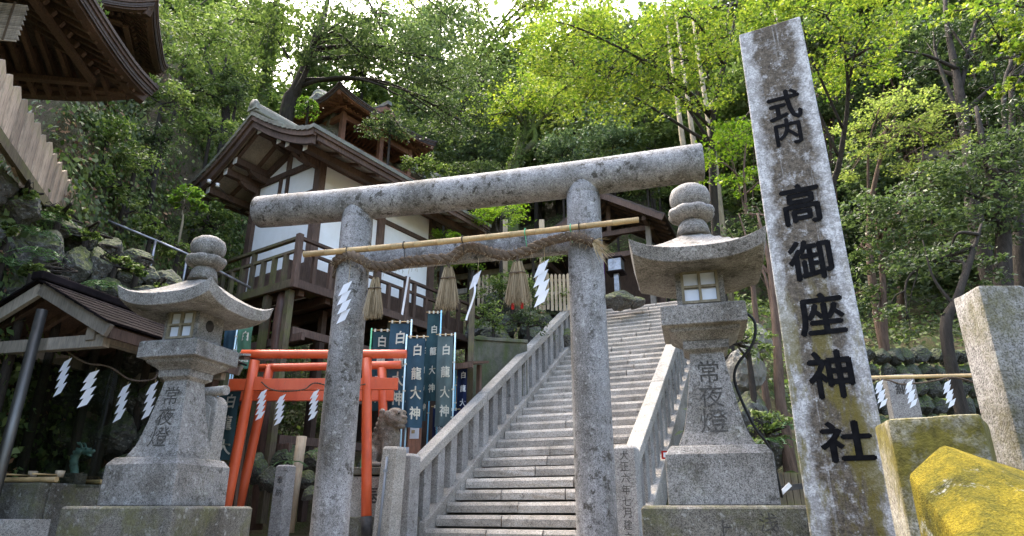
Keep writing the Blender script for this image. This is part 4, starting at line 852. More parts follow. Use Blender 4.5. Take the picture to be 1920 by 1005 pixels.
# big roof upper left: its far right eave corner is seen from below
c = at(285, 180, 8.0); LXb, LYb = 5.2, 5.6; rz = radians(9); off = Vector((-(LXb / 2) * cos(rz) + (LYb / 2) * sin(rz), -(LXb / 2) * sin(rz) - (LYb / 2) * cos(rz), 0))
hip_roof('shrine_building', 'dark timber shrine building, deep layered eaves with two tiers of rafters over plank fence', 'building', (c.x + off.x, c.y + off.y, c.z - 0.22), rz, LXb, LYb, 1.6, posts=[(-1.3, -1.3, -2.4), (1.3, -1.3, -2.4), (1.3, 1.3, -2.4), (-1.3, 1.3, -2.4)], floor_z=-2.4, step=0.19)
c = at(308, 138, 12.0); LXb, LYb = 2.6, 2.2; rz = radians(22); off = Vector((-(LXb / 2) * cos(rz) + (LYb / 2) * sin(rz), -(LXb / 2) * sin(rz) - (LYb / 2) * cos(rz), 0))
hip_roof('small_shrine', 'small dark shrine roof just behind the big layered eaves, against leafy slope', 'shrine', (c.x + off.x, c.y + off.y, c.z - 0.18), rz, LXb, LYb, 0.9, posts=[(-.6, -.4, -1.6), (.5, -.4, -1.6), (.5, .4, -1.6), (-.6, .4, -1.6)], floor_z=-1.3, step=0.13)
# straw blind hanging under the big eaves
g = thing('straw_blind', 'rolled woven straw blind hanging under the dark layered eaves', 'blind', at(18, 40, 5.6), radians(9))
for k in range(22): MB().tube([(-0.75, 0, 0.22 - k * 0.022), (0.12 + 0.01 * (k % 3), 0, 0.22 - k * 0.022)], 0.011, 6).build('reed', 'wood_grey', g)
for x in (-0.4, 0.0): MB().box((x, -0.014, 0.0), (0.02, 0.008, 0.5)).build('cord', 'rope', g)
# pavilion on the cliff: hip-and-gable roof
c = at(636, 162, 18.0); d = at(818, 266, 21.4); rzp = radians(-37); LXb, LYb = 3.0, 4.6
off = Vector((-(LXb / 2) * cos(rzp) - (LYb / 2) * sin(rzp), -(LXb / 2) * sin(rzp) + (LYb / 2) * cos(rzp), 0))
pav = hip_roof('cliff_pavilion', 'red-brown timber pavilion with hip-and-gable roof perched on cliff above white hall', 'pavilion', (c.x + off.x, c.y + off.y, c.z - 0.25), rzp, LXb, LYb, 0.7, mat='wood_red', covmat='roof_bark', posts=[(-.8, -1.5, -3.4), (.8, -1.5, -3.6), (.8, 0.2, -3.9), (.8, 1.6, -4.2), (-.8, 1.6, -3.4)], rmat='wood_red', floor_z=-1.9, step=0.17)
mb = MB(); mb.prism([(-0.55, 0.32), (0.35, 1.10), (1.25, 0.32)], -1.0, 0.72, 'x'); mb.build('gable', 'wood_red', pav)
for s_ in (-1, 1):
    MB().bar((-0.15, 0.35, 1.20), (-0.15, 0.35 + s_ * 1.15, 0.36), 2.05, 0.09).build('roof_slope', 'roof_bark', pav)
    MB().bar((0.84, 0.35, 1.10), (0.84, 0.35 + s_ * 1.1, 0.30), 0.08, 0.15).build('bargeboard', 'wood_red', pav)
MB().box((-0.12, 0.35, 1.27), (2.2, 0.2, 0.15)).build('ridge', 'copper_roof', pav)
MB().box((-0.3, 0.0, -1.0), (0.06, 2.8, 1.5)).build('inner_wall', 'wood_red', pav)

# ------------------------------------------------------------------ worship hall at the top of the stairs
WHZ = 5.8
ox, oy = xy(13.4, -6.2); wh = thing('worship_hall', 'weathered open timber hall behind the picket fence at the top of the bank', 'hall', (ox, oy, WHZ), -AZ); wh.scale = (0.68, 1, 1)
for x in (-3.0, -1.0, 1.0, 3.1):
    for y in (-1.4, 1.4): MB().box((x, y, 1.35), (0.19, 0.19, 2.7)).build('post', 'wood_grey', wh, 0.01)
for y in (-1.4, 1.4):
    for z in (2.68, 2.1): MB().box((0.05, y - 0.002, z), (6.5, 0.13, 0.2)).build('beam', 'wood_grey', wh, 0.01)
for x in (-3.0, -1.0, 1.0, 3.1): MB().box((x, 0, 2.86), (0.15, 3.2, 0.2)).build('beam', 'wood_brown', wh)
MB().box((0, 1.5, 1.2), (6.2, 0.06, 2.3)).build('back_wall', 'wood_dark', wh)
MB().box((0, 0, 0.1), (7.0, 3.6, 0.2)).build('floor', 'wood_brown', wh)
for s_ in (-1, 1):
    for k in range(7):
        a = Vector((0.05, s_ * (k * 0.36), 4.25 - k * 0.20)); b = Vector((0.05, s_ * (k * 0.36 + 0.42), 4.25 - k * 0.20 - 0.25)); MB().bar(a, b, 7.6, 0.05).build('roof_course', 'roof_bark', wh)
    for k in range(20):
        x = -3.6 + k * 0.385; MB().bar((x, 0.05 * s_, 4.12), (x, s_ * 2.5, 2.80), 0.07, 0.09).build('rafter', 'wood_brown', wh)
    for x in (-3.78, 3.88): MB().bar((x, 0, 4.2), (x, s_ * 2.6, 2.78), 0.06, 0.2).build('bargeboard', 'wood_red', wh)
MB().box((0.05, 0, 4.32), (7.7, 0.3, 0.22)).build('ridge', 'roof_bark', wh)
mb = MB(); mb.lathe([(0.12, -0.06), (0.21, -0.04), (0.21, 0.04), (0.12, 0.06)], 16); mb.build('ridge_ornament', 'roof_bark', wh, 0, (-3.75, 0, 4.5), (0, radians(90), 0))
# gabled shrine facing the stair top
ox, oy = xy(12.6, -1.6); sh = thing('side_shrine', 'dark timber shrine with front gable and purple curtain at the stair top', 'shrine', (ox, oy, WHZ), -AZ)
for x in (-1.3, 1.3):
    for y in (-0.9, 0.9): MB().box((x, y, 1.75), (0.16, 0.16, 3.5)).build('post', 'wood_grey' if y < 0 else 'wood_brown', sh)
MB().box((0, 1.0, 1.7), (2.5, 0.06, 3.3)).build('back_wall', 'wood_dark', sh); MB().box((0, 0.1, 0.25), (3.0, 2.2, 0.14)).build('floor', 'wood_dark', sh)
for s_ in (-1, 1):
    for k in range(6): MB().bar((s_ * 1.95 * k / 6, 0, 4.50 - 1.15 * k / 6), (s_ * (1.95 * (k + 1) / 6 + 0.06), 0, 4.52 - 1.15 * (k + 1) / 6 - 0.03), 3.4, 0.05).build('roof_course', 'roof_bark', sh)
    for k in range(8): MB().bar((s_ * 0.05, -1.5 + k * 0.43, 4.38), (s_ * 1.9, -1.5 + k * 0.43, 3.27), 0.07, 0.09).build('rafter', 'wood_brown', sh)
    MB().bar((0, -1.66, 4.40), (s_ * 1.95, -1.66, 3.24), 0.07, 0.22).build('bargeboard', 'wood_brown', sh)
    MB().box((s_ * 1.3, 0, 3.42), (0.13, 3.0, 0.16)).build('purlin', 'wood_brown', sh)
for z in (3.3, 2.5): MB().box((0, -0.9, z), (2.9, 0.13, 0.17)).build('beam', 'wood_brown', sh)
MB().box((0, -0.9, 3.85), (0.14, 0.12, 0.95)).build('king_post', 'wood_brown', sh); MB().box((0, 0, 4.60), (0.26, 3.5, 0.18)).build('ridge', 'roof_bark', sh)
mb = MB(); n = 40; v = [(-1.2 + 0.95 * i / n, -0.80 + 0.04 * sin(i * 0.9), z) for z in (2.4, 1.7) for i in range(n + 1)]; mb.add(v, [(i, i + 1, n + 2 + i, n + 1 + i) for i in range(n)], True); mb.build('curtain', 'cloth_purple', sh)
# square metal lantern on a post, next to the stair top
p = at(1158, 545, 16.6); g = thing('metal_lantern', 'square steel lantern box on post beside the stair top, near purple curtain', 'lantern', (p.x, p.y, WHZ - 0.05), -AZ)
MB().box((0, 0, 0.32), (0.14, 0.14, 0.64)).build('post', 'steel_bright', g, 0.01); MB().box((0, 0, 0.86), (0.36, 0.36, 0.36)).build('box', 'steel_bright', g, 0.01)
MB().frus([(0.23, 0), (0.22, 0.03), (0.04, 0.16)], (0, 0, 1.05)).build('cap', 'metal_roof', g); MB().box((0, 0, 0.66), (0.46, 0.46, 0.04)).build('shelf', 'metal_roof', g)
p = at(1210, 575, 15.8); g = thing('stone_marker', 'small pale stone post with square cap at the head of the stairs', 'stone post', (p.x, p.y, 5.75), -AZ)
MB().frus([(0.11, -.1), (0.10, 0.28)]).build('shaft', 'granite_pale', g); MB().frus([(0.17, 0.28), (0.19, 0.36), (0.15, 0.42)]).build('cap', 'granite_pale', g)

# ------------------------------------------------------------------ vermilion torii
def red_torii(Y, lt, lb, rt, rb, beam, tie, label, dull=False):
    base = at(*rb, Y); base.z = 0; lz = 0.05
    g = thing('vermilion_torii', label, 'torii gate', ((at(*lt, Y).x + at(*rt, Y).x) / 2, Y, 0), 0, 'vermilion torii beside the stairs'); o0 = g.location
    r = 0.068
    for tp, bt in ((lt, lb), (rt, rb)):
        a, b = at(*tp, Y) - o0, at(*bt, Y) - o0; b2 = b + (b - a) * ((b.z - 0.0) / (a.z - b.z)) if b.z > 0 else b
        k = (0.33 - b2.z) / (a.z - b2.z); mid_ = b2.lerp(a, k)
        MB().tube([b2.lerp(a, t) for t in np.linspace(k, 1, 6)], r, 16).build('pillar', 'vermilion', g)
        MB().tube([b2.lerp(a, t) for t in np.linspace(0, k, 3)], r * 1.03, 16).build('pillar_foot', 'black_paint', g)
        MB().lathe([(0.24, -0.1), (0.22, 0.02), (0.15, 0.05), (0.10, 0.055)], 14, (b2.x, b2.y, 0)).build('footing', 'granite_pale', g)
    a, b = at(*beam[0], Y) - o0, at(*beam[1], Y) - o0; MB().tube([a.lerp(b, t) for t in np.linspace(0, 1, 8)], 0.062, 16).build('top_beam', 'vermilion', g)
    a, b = at(*tie[0], Y) - o0, at(*tie[1], Y) - o0; MB().bar(a, b, 0.075, 0.16).build('tie_beam', 'vermilion', g, 0.006)
    for tp, bt, s_ in ((lt, lb, 1), (rt, rb, 1)):
        p, q = at(*tp, Y) - o0, at(*bt, Y) - o0; k = (a.z - q.z) / (p.z - q.z); c = q.lerp(p, k)
        MB().box((c.x + 0.10, 0, c.z + 0.085), (0.10, 0.072, 0.05), None).build('wedge', 'vermilion', g)
    return g
rt1 = red_torii(9.0, (478, 676), (438, 880), (688, 672), (687, 985), ((454, 664), (762, 664)), ((430, 722), (746, 720)), 'bright vermilion torii with paper streamers, between stone lantern and lion')
red_torii(9.9, (507, 684), (456, 915), (716, 690), (722, 955), ((482, 690), (752, 684)), ((440, 742), (738, 742)), 'rear vermilion torii just behind the bright vermilion one')
g = thing('thin_rope', 'thin straw rope drooping across the bright vermilion torii', 'rope', (0, 0, 0))
q = spline([at(490, 716, 8.9), at(505, 728, 8.9), at(530, 734, 8.9), at(570, 730, 8.9), at(592, 718, 8.9), at(640, 730, 8.9), at(685, 720, 8.9)], 50)
mb = MB(); twisted(mb, q, 0.012, 2, 30, 5); mb.build('cord', 'rope', g)
for px, py, l in ((496, 735, 'white zigzag paper streamer next to the left post of the red torii'), (531, 744, 'white zigzag paper streamer lowest on the red torii rope'), (594, 735, 'white zigzag paper streamer beside the stone pillar on the red torii rope')):
    shide(at(px, py, 8.88), 0.1, 0.095, 0.36, l, 5, group='paper streamers on the red torii', string=0.05)

# ------------------------------------------------------------------ banners
def banner(x0, x1, y0, y1, Y, mat, text, label, pole='r', pmat='pole_blue', tmat='print_cream', fracs=(0.12, 0.36, 0.60, 0.83), bot=880, rz=0.0, sag=0.0):
    tl_, tr_ = at(x0, y0, Y), at(x1, y0, Y); bl = at((x0 + x1) / 2, y1, Y); wd = tr_.x - tl_.x; ht = tl_.z - bl.z
    c = (tl_ + tr_) / 2; gz = max(0.0, H(c.x, Y, False)); g = thing('banner', label, 'banner', (c.x, Y, gz), rz, 'blue nobori banners behind the lion'); zt = c.z - gz; ph = R.uniform(0, 6)
    def wave(x, z): k = (zt - z) / ht; return 0.034 * sin(x / wd * 6 + ph + k * 3.2) * (0.3 + k) + 0.028 * sin(k * 6 + ph) + 0.012 * sin(x / wd * 13 + ph * 2 - k * 5) * k
    nx, nz_ = 12, 26; v = [((i / nx - .5) * wd, 0, zt - ht * j / nz_ - sag * (1 - (2 * i / nx - 1) ** 2) * max(0, 1 - 6 * j / nz_)) for j in range(nz_ + 1) for i in range(nx + 1)]; v = [(a, wave(a, c_), c_) for a, _, c_ in v]
    f = [(j * (nx + 1) + i, j * (nx + 1) + i + 1, (j + 1) * (nx + 1) + i + 1, (j + 1) * (nx + 1) + i) for j in range(nz_) for i in range(nx)]
    mb = MB(); mb.add(v, f, True); mb.build('cloth', mat, g)
    px_ = (wd / 2 + 0.03) * (1 if pole == 'r' else -1); zb = 0.0
    MB().tube([(px_, 0.0, -0.3), (px_, 0, zt + 0.06)], 0.013, 8).build('pole', pmat, g); MB().tube([(-wd / 2 - 0.03, 0, zt + 0.025), (wd / 2 + 0.05, 0, zt + 0.025)], 0.008, 6).build('crossbar', 'bamboo', g)
    for i in range(3): MB().box((-wd / 2 + 0.03 + i * (wd - 0.06) / 2, 0.0, zt + 0.022), (0.025, 0.022, 0.05)).build('loop', 'print_cream', g)
    for i in range(3): MB().box((px_ * 0.95, 0, zt - ht * (0.3 + 0.3 * i)), (0.04, 0.03, 0.022)).build('loop', 'print_cream', g)
    cw = wd * 0.55; ch = min(ht / len(fracs) * 0.62, cw * 1.25)
    def xf(q): return (q[0], wave(q[0], q[2]) - 0.006, q[2])
    if text: lettering(text, [(0.02, zt - ht * f_, cw, ch) for f_ in fracs], g, tmat, bold=0.028, xf=xf)
    return g
T4 = '白龍大神'
banner(700, 730, 622, 770, 10.3, 'cloth_teal', T4, 'dark teal banner half hidden behind the upright red torii post', 'l', 'pole_green')
banner(732, 768, 606, 770, 10.0, 'cloth_blue', T4, 'blue banner directly above the stone lion, crossed by red beam ends', 'r', 'pole_pale', fracs=(0.17, 0.44, 0.65, 0.86))
banner(766, 798, 634, 802, 9.9, 'cloth_blue', T4, 'blue banner standing close beside the stone lion head', 'l', 'pole_pale', fracs=(0.14, 0.41, 0.62, 0.84))
banner(788, 806, 640, 790, 11.1, 'cloth_teal', T4, 'narrow teal banner squeezed behind two blue banners')
banner(802, 824, 588, 752, 10.9, 'cloth_teal', T4, 'tallest dark teal banner of the cluster, under the veranda', 'r', 'pole_blue', fracs=(0.18, 0.44, 0.66, 0.86))
banner(821, 850, 630, 800, 10.7, 'cloth_grey', T4, 'grey-green banner nearest the stair balustrade', 'r', 'pole_pale', fracs=(0.16, 0.41, 0.63, 0.83))
banner(858, 876, 690, 800, 11.3, 'cloth_navy', T4, 'slim navy banner under the small eave by the retaining wall', 'l', 'pole_blue', 'print_white')
banner(812, 832, 765, 850, 11.0, 'cloth_navy', '白龍大', 'short navy banner low behind the grey-green banner', 'r', 'pole_blue', 'print_white', (0.2, 0.5, 0.8))
banner(836, 858, 770, 850, 11.2, 'cloth_navy', '大神', 'navy banner low beside the balustrade, next to retaining wall', 'l', 'pole_blue', 'print_white', (0.3, 0.7))
banner(414, 452, 732, 862, 9.6, 'cloth_teal', '白龍大', 'dark teal banner behind the left red torii posts and stone lantern', 'l', 'pole_blue', fracs=(0.16, 0.48, 0.82))
banner(450, 476, 606, 690, 10.3, 'cloth_green', '白龍', 'green banner showing just above the eaves behind the stone lantern', 'l', 'pole_pale', fracs=(0.3, 0.75))
banner(424, 447, 610, 690, 10.5, 'cloth_blue', '', 'plain blue banner beside the green one behind the stone lantern', 'r', 'pole_pale')
for px, py, l in ((777, 812, 'white paper notice with yellow mark pinned below the banners'), (758, 849, 'pale blue paper notice behind the stone lion')):
    p = at(px, py, 10.3); g = thing('paper_notice', l, 'notice', p); MB().box((0, 0, 0), (0.14, 0.006, 0.17)).build('sheet', 'paper', g)
    if px > 770: MB().box((-0.02, -0.005, 0.02), (0.05, 0.003, 0.05)).build('mark', 'straw_fresh', g)
    MB().box((0.0, 0.05, p.z / -2 + .05), (0.2, 0.08, p.z + .1)).build('board_post', 'wood_red', g)

# ------------------------------------------------------------------ guardian lion
def blob_mesh(name, els, voxel=0.014, smooth=3):
    bm = bmesh.new()
    for (c, r, rot) in els:
        q = bmesh.ops.create_icosphere(bm, subdivisions=3, radius=1.0); M = Matrix.Translation(c) @ Euler(rot).to_matrix().to_4x4() @ Matrix.Diagonal((*r, 1)); bmesh.ops.transform(bm, matrix=M, verts=q['verts'])
    me = bpy.data.meshes.new(name); bm.to_mesh(me); bm.free(); o = bpy.data.objects.new(name, me); COL.objects.link(o)
    m1 = o.modifiers.new('r', 'REMESH'); m1.mode = 'VOXEL'; m1.voxel_size = voxel; m1.use_smooth_shade = True
    m2 = o.modifiers.new('s', 'SMOOTH'); m2.factor = 0.5; m2.iterations = smooth; bpy.context.view_layer.update()
    out = bpy.data.meshes.new_from_object(o.evaluated_get(bpy.context.evaluated_depsgraph_get())); bpy.data.objects.remove(o); out.name = name; return out
E = []
def el(x, y, z, rx, ry, rz, rot=(0, 0, 0)): E.append(((x, y, z), (rx, ry, rz), rot))
# sits facing +x, chest up; local z=0 is the plinth
el(-0.20, 0, 0.20, 0.20, 0.17, 0.19); el(-0.06, 0, 0.34, 0.20, 0.15, 0.26, (0, 0.45, 0)); el(0.08, 0, 0.40, 0.15, 0.15, 0.20)
for s_ in (-1, 1):
    el(-0.13, s_ * 0.15, 0.15, 0.15, 0.07, 0.14, (0, -0.3, 0)); el(-0.02, s_ * 0.16, 0.04, 0.13, 0.065, 0.045)
    el(0.12, s_ * 0.09, 0.25, 0.06, 0.06, 0.18, (0, -0.05, 0)); el(0.125, s_ * 0.09, 0.09, 0.05, 0.055, 0.12); el(0.17, s_ * 0.09, 0.035, 0.09, 0.065, 0.042)
    for k in range(3): el(0.24, s_ * 0.09 + (k - 1) * 0.035, 0.03, 0.03, 0.018, 0.025)
    el(0.17, s_ * 0.14, 0.70, 0.03, 0.05, 0.055, (0, 0, s_ * 0.6)); el(0.29, s_ * 0.065, 0.705, 0.035, 0.035, 0.03); el(0.27, s_ * 0.055, 0.745, 0.06, 0.04, 0.022, (0, 0.3, 0))
    for k in range(7): a = 0.5 + k * 0.42; el(0.10 - 0.10 * cos(a) * 0.4 - 0.02 * k, s_ * (0.15 - 0.006 * k), 0.74 - 0.055 * k, 0.05, 0.04, 0.045)
    for k in range(5): el(0.03 - 0.035 * k, s_ * 0.10, 0.72 - 0.07 * k, 0.05, 0.055, 0.045)
el(0.17, 0, 0.65, 0.15, 0.14, 0.13); el(0.28, 0, 0.61, 0.09, 0.105, 0.06); el(0.30, 0, 0.655, 0.08, 0.06, 0.035); el(0.365, 0, 0.655, 0.03, 0.05, 0.025); el(0.28, 0, 0.535, 0.075, 0.085, 0.03); el(0.18, 0, 0.75, 0.10, 0.11, 0.05)
for k in range(4): el(-0.04 - 0.02 * k, 0, 0.68 - 0.085 * k, 0.06, 0.06, 0.055)
el(-0.36, 0, 0.30, 0.06, 0.08, 0.17); el(-0.40, 0, 0.46, 0.05, 0.06, 0.10); 
for s_ in (-1, 1): el(-0.36, s_ * 0.07, 0.42, 0.06, 0.05, 0.07); el(-0.35, s_ * 0.06, 0.22, 0.05, 0.05, 0.06)
Yl = 9.55; p = at(722, 878, Yl); lz = p.z
lion = thing('guardian_lion', 'weathered stone guardian lion seated on inscribed plinth beneath the blue banners', 'statue', (p.x - 0.02, Yl, lz), radians(-38))
me = blob_mesh('body', E, 0.012, 2); link('body', me, 'granite_carved', lion, 0, None, None, (1.02, 1.02, 1.03))
for s_ in (-1, 1): MB().lathe([(0.006, -.012), (0.014, 0), (0.006, .012)], 10).build('eye', 'ink', lion, 0, (0.325, s_ * 0.072, 0.725))
ped = thing('lion_plinth', 'stepped stone plinth with carved character carrying the guardian lion', 'plinth', (p.x - 0.02, Yl, 0), radians(-8))
MB().box((0, 0, lz - 0.05), (0.86, 0.6, 0.10)).build('top_slab', 'granite_base', ped, 0.012); MB().box((0, 0, (lz + 0.32) / 2 - 0.07), (0.78, 0.54, lz - 0.10 - 0.32)).build('die', 'granite_step', ped, 0.01)
MB().box((0, 0, 0.15), (1.15, 0.8, 0.34)).build('base', 'granite_base', ped, 0.012)
lettering('奉', [(-0.08, (lz + 0.2) / 2, 0.24, 0.26)], ped, 'carving', bold=0.02, y=-0.273)
# leaning stone post with grey pipe, small marker stones
p = at(745, 838, 8.7); g = thing('leaning_stone_post', 'slightly leaning square stone post with grey pipe strapped on, before lion plinth', 'stone post', (p.x - 0.08, 8.7, 0), radians(-25))
MB().frus([(0.125, -0.2), (0.11, p.z - 0.03), (0.095, p.z)]).build('shaft', 'granite_pale', g, 0.008); g.rotation_euler = (0, radians(3), radians(-25))
MB().tube([(-0.02, -0.135, 0.0), (-0.02, -0.125, p.z - 0.13)], 0.017, 8).build('pipe', 'pipe_grey', g); MB().box((-0.02, -0.13, p.z - 0.3), (0.05, 0.03, 0.03)).build('clamp', 'pipe_grey', g)
p = at(537, 872, 9.4); g = thing('stone_marker', 'thin inscribed stone marker in front of the log stilts', 'stone post', (p.x, 9.4, 0), radians(-20))
MB().frus([(0.10, -0.2), (0.095, p.z - 0.02), (0.07, p.z)]).build('shaft', 'granite', g, 0.008); lettering('奉納', [(0, p.z - 0.2, 0.1, 0.11), (0, p.z - 0.36, 0.1, 0.11)], g, 'carving', bold=0.01, y=-0.102)
p = at(566, 818, 10.0); g = thing('wooden_stump_post', 'short cut wooden post behind the thin stone marker', 'post', (p.x, 10.0, 0.2), 0)
MB().tube([(-0.04, 0, -0.1), (0, 0, p.z - 0.2)], 0.075, 10).build('shaft', 'wood_pale', g)
p = at(398, 742, 8.0); g = thing('carved_tablet', 'pale carved stone tablet with rounded top behind a stone lantern', 'stone tablet', (p.x, 8.0, 0), radians(-25))
zt_ = p.z; poly = [(-0.2, 0.25)] + [(0.2 * cos(a), zt_ - 0.16 + 0.16 * sin(a)) for a in np.linspace(pi, 0, 14)] + [(0.2, 0.25)]
MB().prism(poly, -0.09, 0.09).build('tablet', 'granite_pale', g, 0.02)
poly = [(-0.13, 0.45)] + [(0.13 * cos(a), zt_ - 0.2 + 0.1 * sin(a)) for a in np.linspace(pi, 0, 10)] + [(0.13, 0.45)]; MB().prism(poly, -0.105, -0.091).build('raised_panel', 'granite_pale', g, 0.012)
MB().box((0, 0, 0.27), (0.62, 0.5, 0.3)).build('base', 'granite_pale', g, 0.015); MB().box((0, 0, 0.05), (0.8, 0.65, 0.16)).build('foot', 'granite_base', g, 0.015)
MB().tube([(-0.32, -0.05, zt_ + 0.04), (0.28, -0.05, zt_ + 0.04)], 0.06, 10).build('crossbar', 'granite_pale', g)
p = at(478, 658, 9.2); g = thing('small_tin_roof', 'small pale tin roof edge between a stone lantern and the red torii', 'roof', (p.x - 0.35, 9.2, 0), radians(-20))
MB().box((0, 0.1, p.z - 0.03), (0.95, 0.7, 0.03), Euler((0.18, 0.1, 0))).build('sheet', 'granite_pale', g); MB().box((0, 0.1, p.z - 0.08), (0.9, 0.6, 0.05), Euler((0.18, 0.1, 0))).build('frame', 'wood_brown', g)
for x in (-0.35, 0.35): MB().box((x, 0.1, (p.z - 0.1) / 2), (0.06, 0.06, p.z - 0.1)).build('post', 'wood_dark', g)

# ------------------------------------------------------------------ water pavilion (left)
TZ = radians(-14.5); wp = thing('water_pavilion', 'low purification pavilion with brown metal gable roof and slanting steel pole', 'pavilion', (-5.02, 6.6, 0), TZ)
RZ, EV, HW2, LN = 2.68, 2.16, 1.0, 2.1
for s_ in (-1, 1):
    for k in range(7):
        x0, x1 = s_ * HW2 * k / 7, s_ * HW2 * (k + 1) / 7; sl = (EV - RZ) / HW2
        MB().bar((x0 + s_ * 0.0, LN / 2, RZ + sl * abs(x0) + 0.03), (x1 + s_ * 0.03, LN / 2, RZ + sl * abs(x1) + 0.038 + sl * 0.03), LN + 0.16, 0.022).build('roof_panel', 'metal_roof', wp)
    MB().bar((0, 0, RZ - 0.06), (s_ * HW2, 0, EV - 0.06), 0.05, 0.13).build('bargeboard', 'wood_grey', wp); MB().bar((0, LN, RZ - 0.06), (s_ * HW2, LN, EV - 0.06), 0.05, 0.13).build('bargeboard', 'wood_grey', wp)
    MB().box((s_ * (HW2 - 0.02), LN / 2, EV - 0.07), (0.035, LN - 0.06, 0.11)).build('fascia', 'wood_brown', wp)
    MB().bar((0, LN / 2, RZ - 0.02), (s_ * (HW2 - .04), LN / 2, EV - 0.0), LN - 0.06, 0.02).build('ceiling_boards', 'wood_dark', wp)
    for k in range(6): MB().bar((0.0, 0.15 + k * 0.37, RZ - 0.065), (s_ * (HW2 - .05), 0.15 + k * 0.37, EV - 0.045), 0.05, 0.065).build('rafter', 'wood_brown', wp)
    MB().box((s_ * 0.72, LN / 2, EV - 0.06), (0.11, LN - 0.1, 0.13)).build('beam', 'wood_grey', wp)
    MB().box((s_ * 0.72, LN - 0.15, (EV - 0.12) / 2), (0.11, 0.11, EV - 0.12)).build('post', 'wood_dark', wp)
for y in (0.12, LN - 0.15): MB().box((0, y, EV - 0.13), (1.75, 0.09, 0.13)).build('beam', 'wood_grey', wp)
MB().box((0, LN / 2, RZ + 0.07), (0.16, LN + 0.2, 0.10)).build('ridge', 'metal_roof', wp, 0.02)
MB().tube([(0.15, -0.06, -0.5), (0.15, -0.06, EV + 0.2)], 0.052, 14).build('pole', 'steel', wp)
for x in (-0.95,): MB().tube([(x, -0.02, -0.5), (x, -0.02, EV - 0.1)], 0.05, 12).build('pole', 'steel', wp)
g = thing('clear_sheet', 'transparent hanging sheet with reflections under the water pavilion roof', 'plastic sheet', wp.location, TZ)
mb = MB(); n = 24; v = [(-1.0 + 1.72 * i / n, 0.55 + 0.012 * sin(i * 1.7), z) for z in (2.0, 0.62) for i in range(n + 1)]; mb.add(v, [(i, i + 1, n + 2 + i, n + 1 + i) for i in range(n)], True); mb.build('sheet', 'vinyl', g)
basin = thing('stone_basin', 'rough stone water basin under the water pavilion, bamboo across its rim', 'basin', (-5.02, 6.6, 0), TZ)
bx0, bx1, by0, by1, bz = -0.75, 0.42, 0.15, 1.05, 0.66
for x0, x1, y0, y1 in ((bx0, bx1, by0, by0 + .12), (bx0, bx1, by1 - .12, by1), (bx0, bx0 + .12, by0 + .12, by1 - .12), (bx1 - .12, bx1, by0 + .12, by1 - .12)):
    MB().box(((x0 + x1) / 2, (y0 + y1) / 2, bz / 2), (x1 - x0, y1 - y0, bz)).build('rim', 'granite_base', basin, 0.02)
MB().box(((bx0 + bx1) / 2, (by0 + by1) / 2, bz - 0.1), (bx1 - bx0 - .25, by1 - by0 - .25, 0.02)).build('water', 'water', basin)
for k in range(4): stone(basin, (-0.75 + 0.42 * k, -0.15, 0.16), (0.41, 0.5, 0.34), (0, 0, 0), 'granite_pale', 'ledge_stone')
for k, (a, b) in enumerate((((-0.7, 0.2, bz + .03), (0.5, 0.25, bz + .03)), ((-0.72, 0.95, bz + .03), (0.45, 0.9, bz + .03)))): 
    bo = thing('bamboo_rest', ['bamboo pole along the near rim of the stone basin', 'bamboo pole along the far rim of the stone basin'][k], 'bamboo pole', wp.location, TZ); MB().tube([Vector(a).lerp(Vector(b), t) for t in np.linspace(0, 1, 7)], 0.026, 10).build('culm', 'bamboo', bo)
for k, x in enumerate((-0.45, -0.05, 0.3)):
    l = thing('water_ladle', ['wooden ladle resting on the basin bamboo, far from dragon', 'wooden ladle resting on the basin bamboo, below dragon spout', 'wooden ladle resting at the corner of the basin'][k], 'ladle', wp.matrix_world @ Vector((0, 0, 0)), 0); l.location = (-5.02, 6.6, 0); l.rotation_euler = (0, 0, TZ)
    MB().lathe([(0.035, -0.03), (0.045, 0.035), (0.040, 0.035), (0.03, -0.02)], 14, (x, 0.45, bz + 0.09)).build('cup', 'wood_pale', l); MB().tube([(x, 0.43, bz + 0.08), (x + 0.12, 0.05, bz + 0.075)], 0.009, 6).build('handle', 'bamboo', l)
E = []
q = spline([(0, 0, 0), (-0.03, 0, 0.08), (-0.04, 0, 0.16), (0.0, 0, 0.23), (0.06, 0, 0.24)], 14)
for i, pnt in enumerate(q): el(*pnt, 0.045 - 0.001 * i, 0.035, 0.035)
el(0.08, 0, 0.235, 0.055, 0.035, 0.035); el(0.13, 0, 0.225, 0.045, 0.028, 0.022); el(0.12, 0, 0.195, 0.04, 0.022, 0.012, (0, 0.35, 0)); el(0.165, 0, 0.235, 0.016, 0.024, 0.016)
for s_ in (-1, 1): el(0.03, s_ * 0.03, 0.29, 0.012, 0.01, 0.05, (0, -0.6, 0)); el(-0.005, s_ * 0.035, 0.31, 0.01, 0.01, 0.03, (0, -0.9, 0)); el(0.1, s_ * 0.03, 0.26, 0.014, 0.012, 0.014); el(0.03, s_ * 0.045, 0.22, 0.03, 0.008, 0.025)
for i in range(1, 13, 2): el(q[i].x - 0.045, 0, q[i].z + 0.02, 0.018, 0.006, 0.022, (0, -0.5, 0))
dp = at(142, 880, 7.15); dr = thing('dragon_spout', 'small green bronze dragon head spout rearing over the stone basin', 'fountain spout', (dp.x, dp.y, dp.z - 0.05), radians(-10)); link('body', blob_mesh('body', E, 0.006, 1), 'bronze_green', dr)
MB().box((0, 0, -0.05), (0.16, 0.16, 0.12)).build('base', 'rock', dr)
g = thing('thin_rope', 'dark thin rope sagging under the eave of the water pavilion', 'rope', (0, 0, 0))
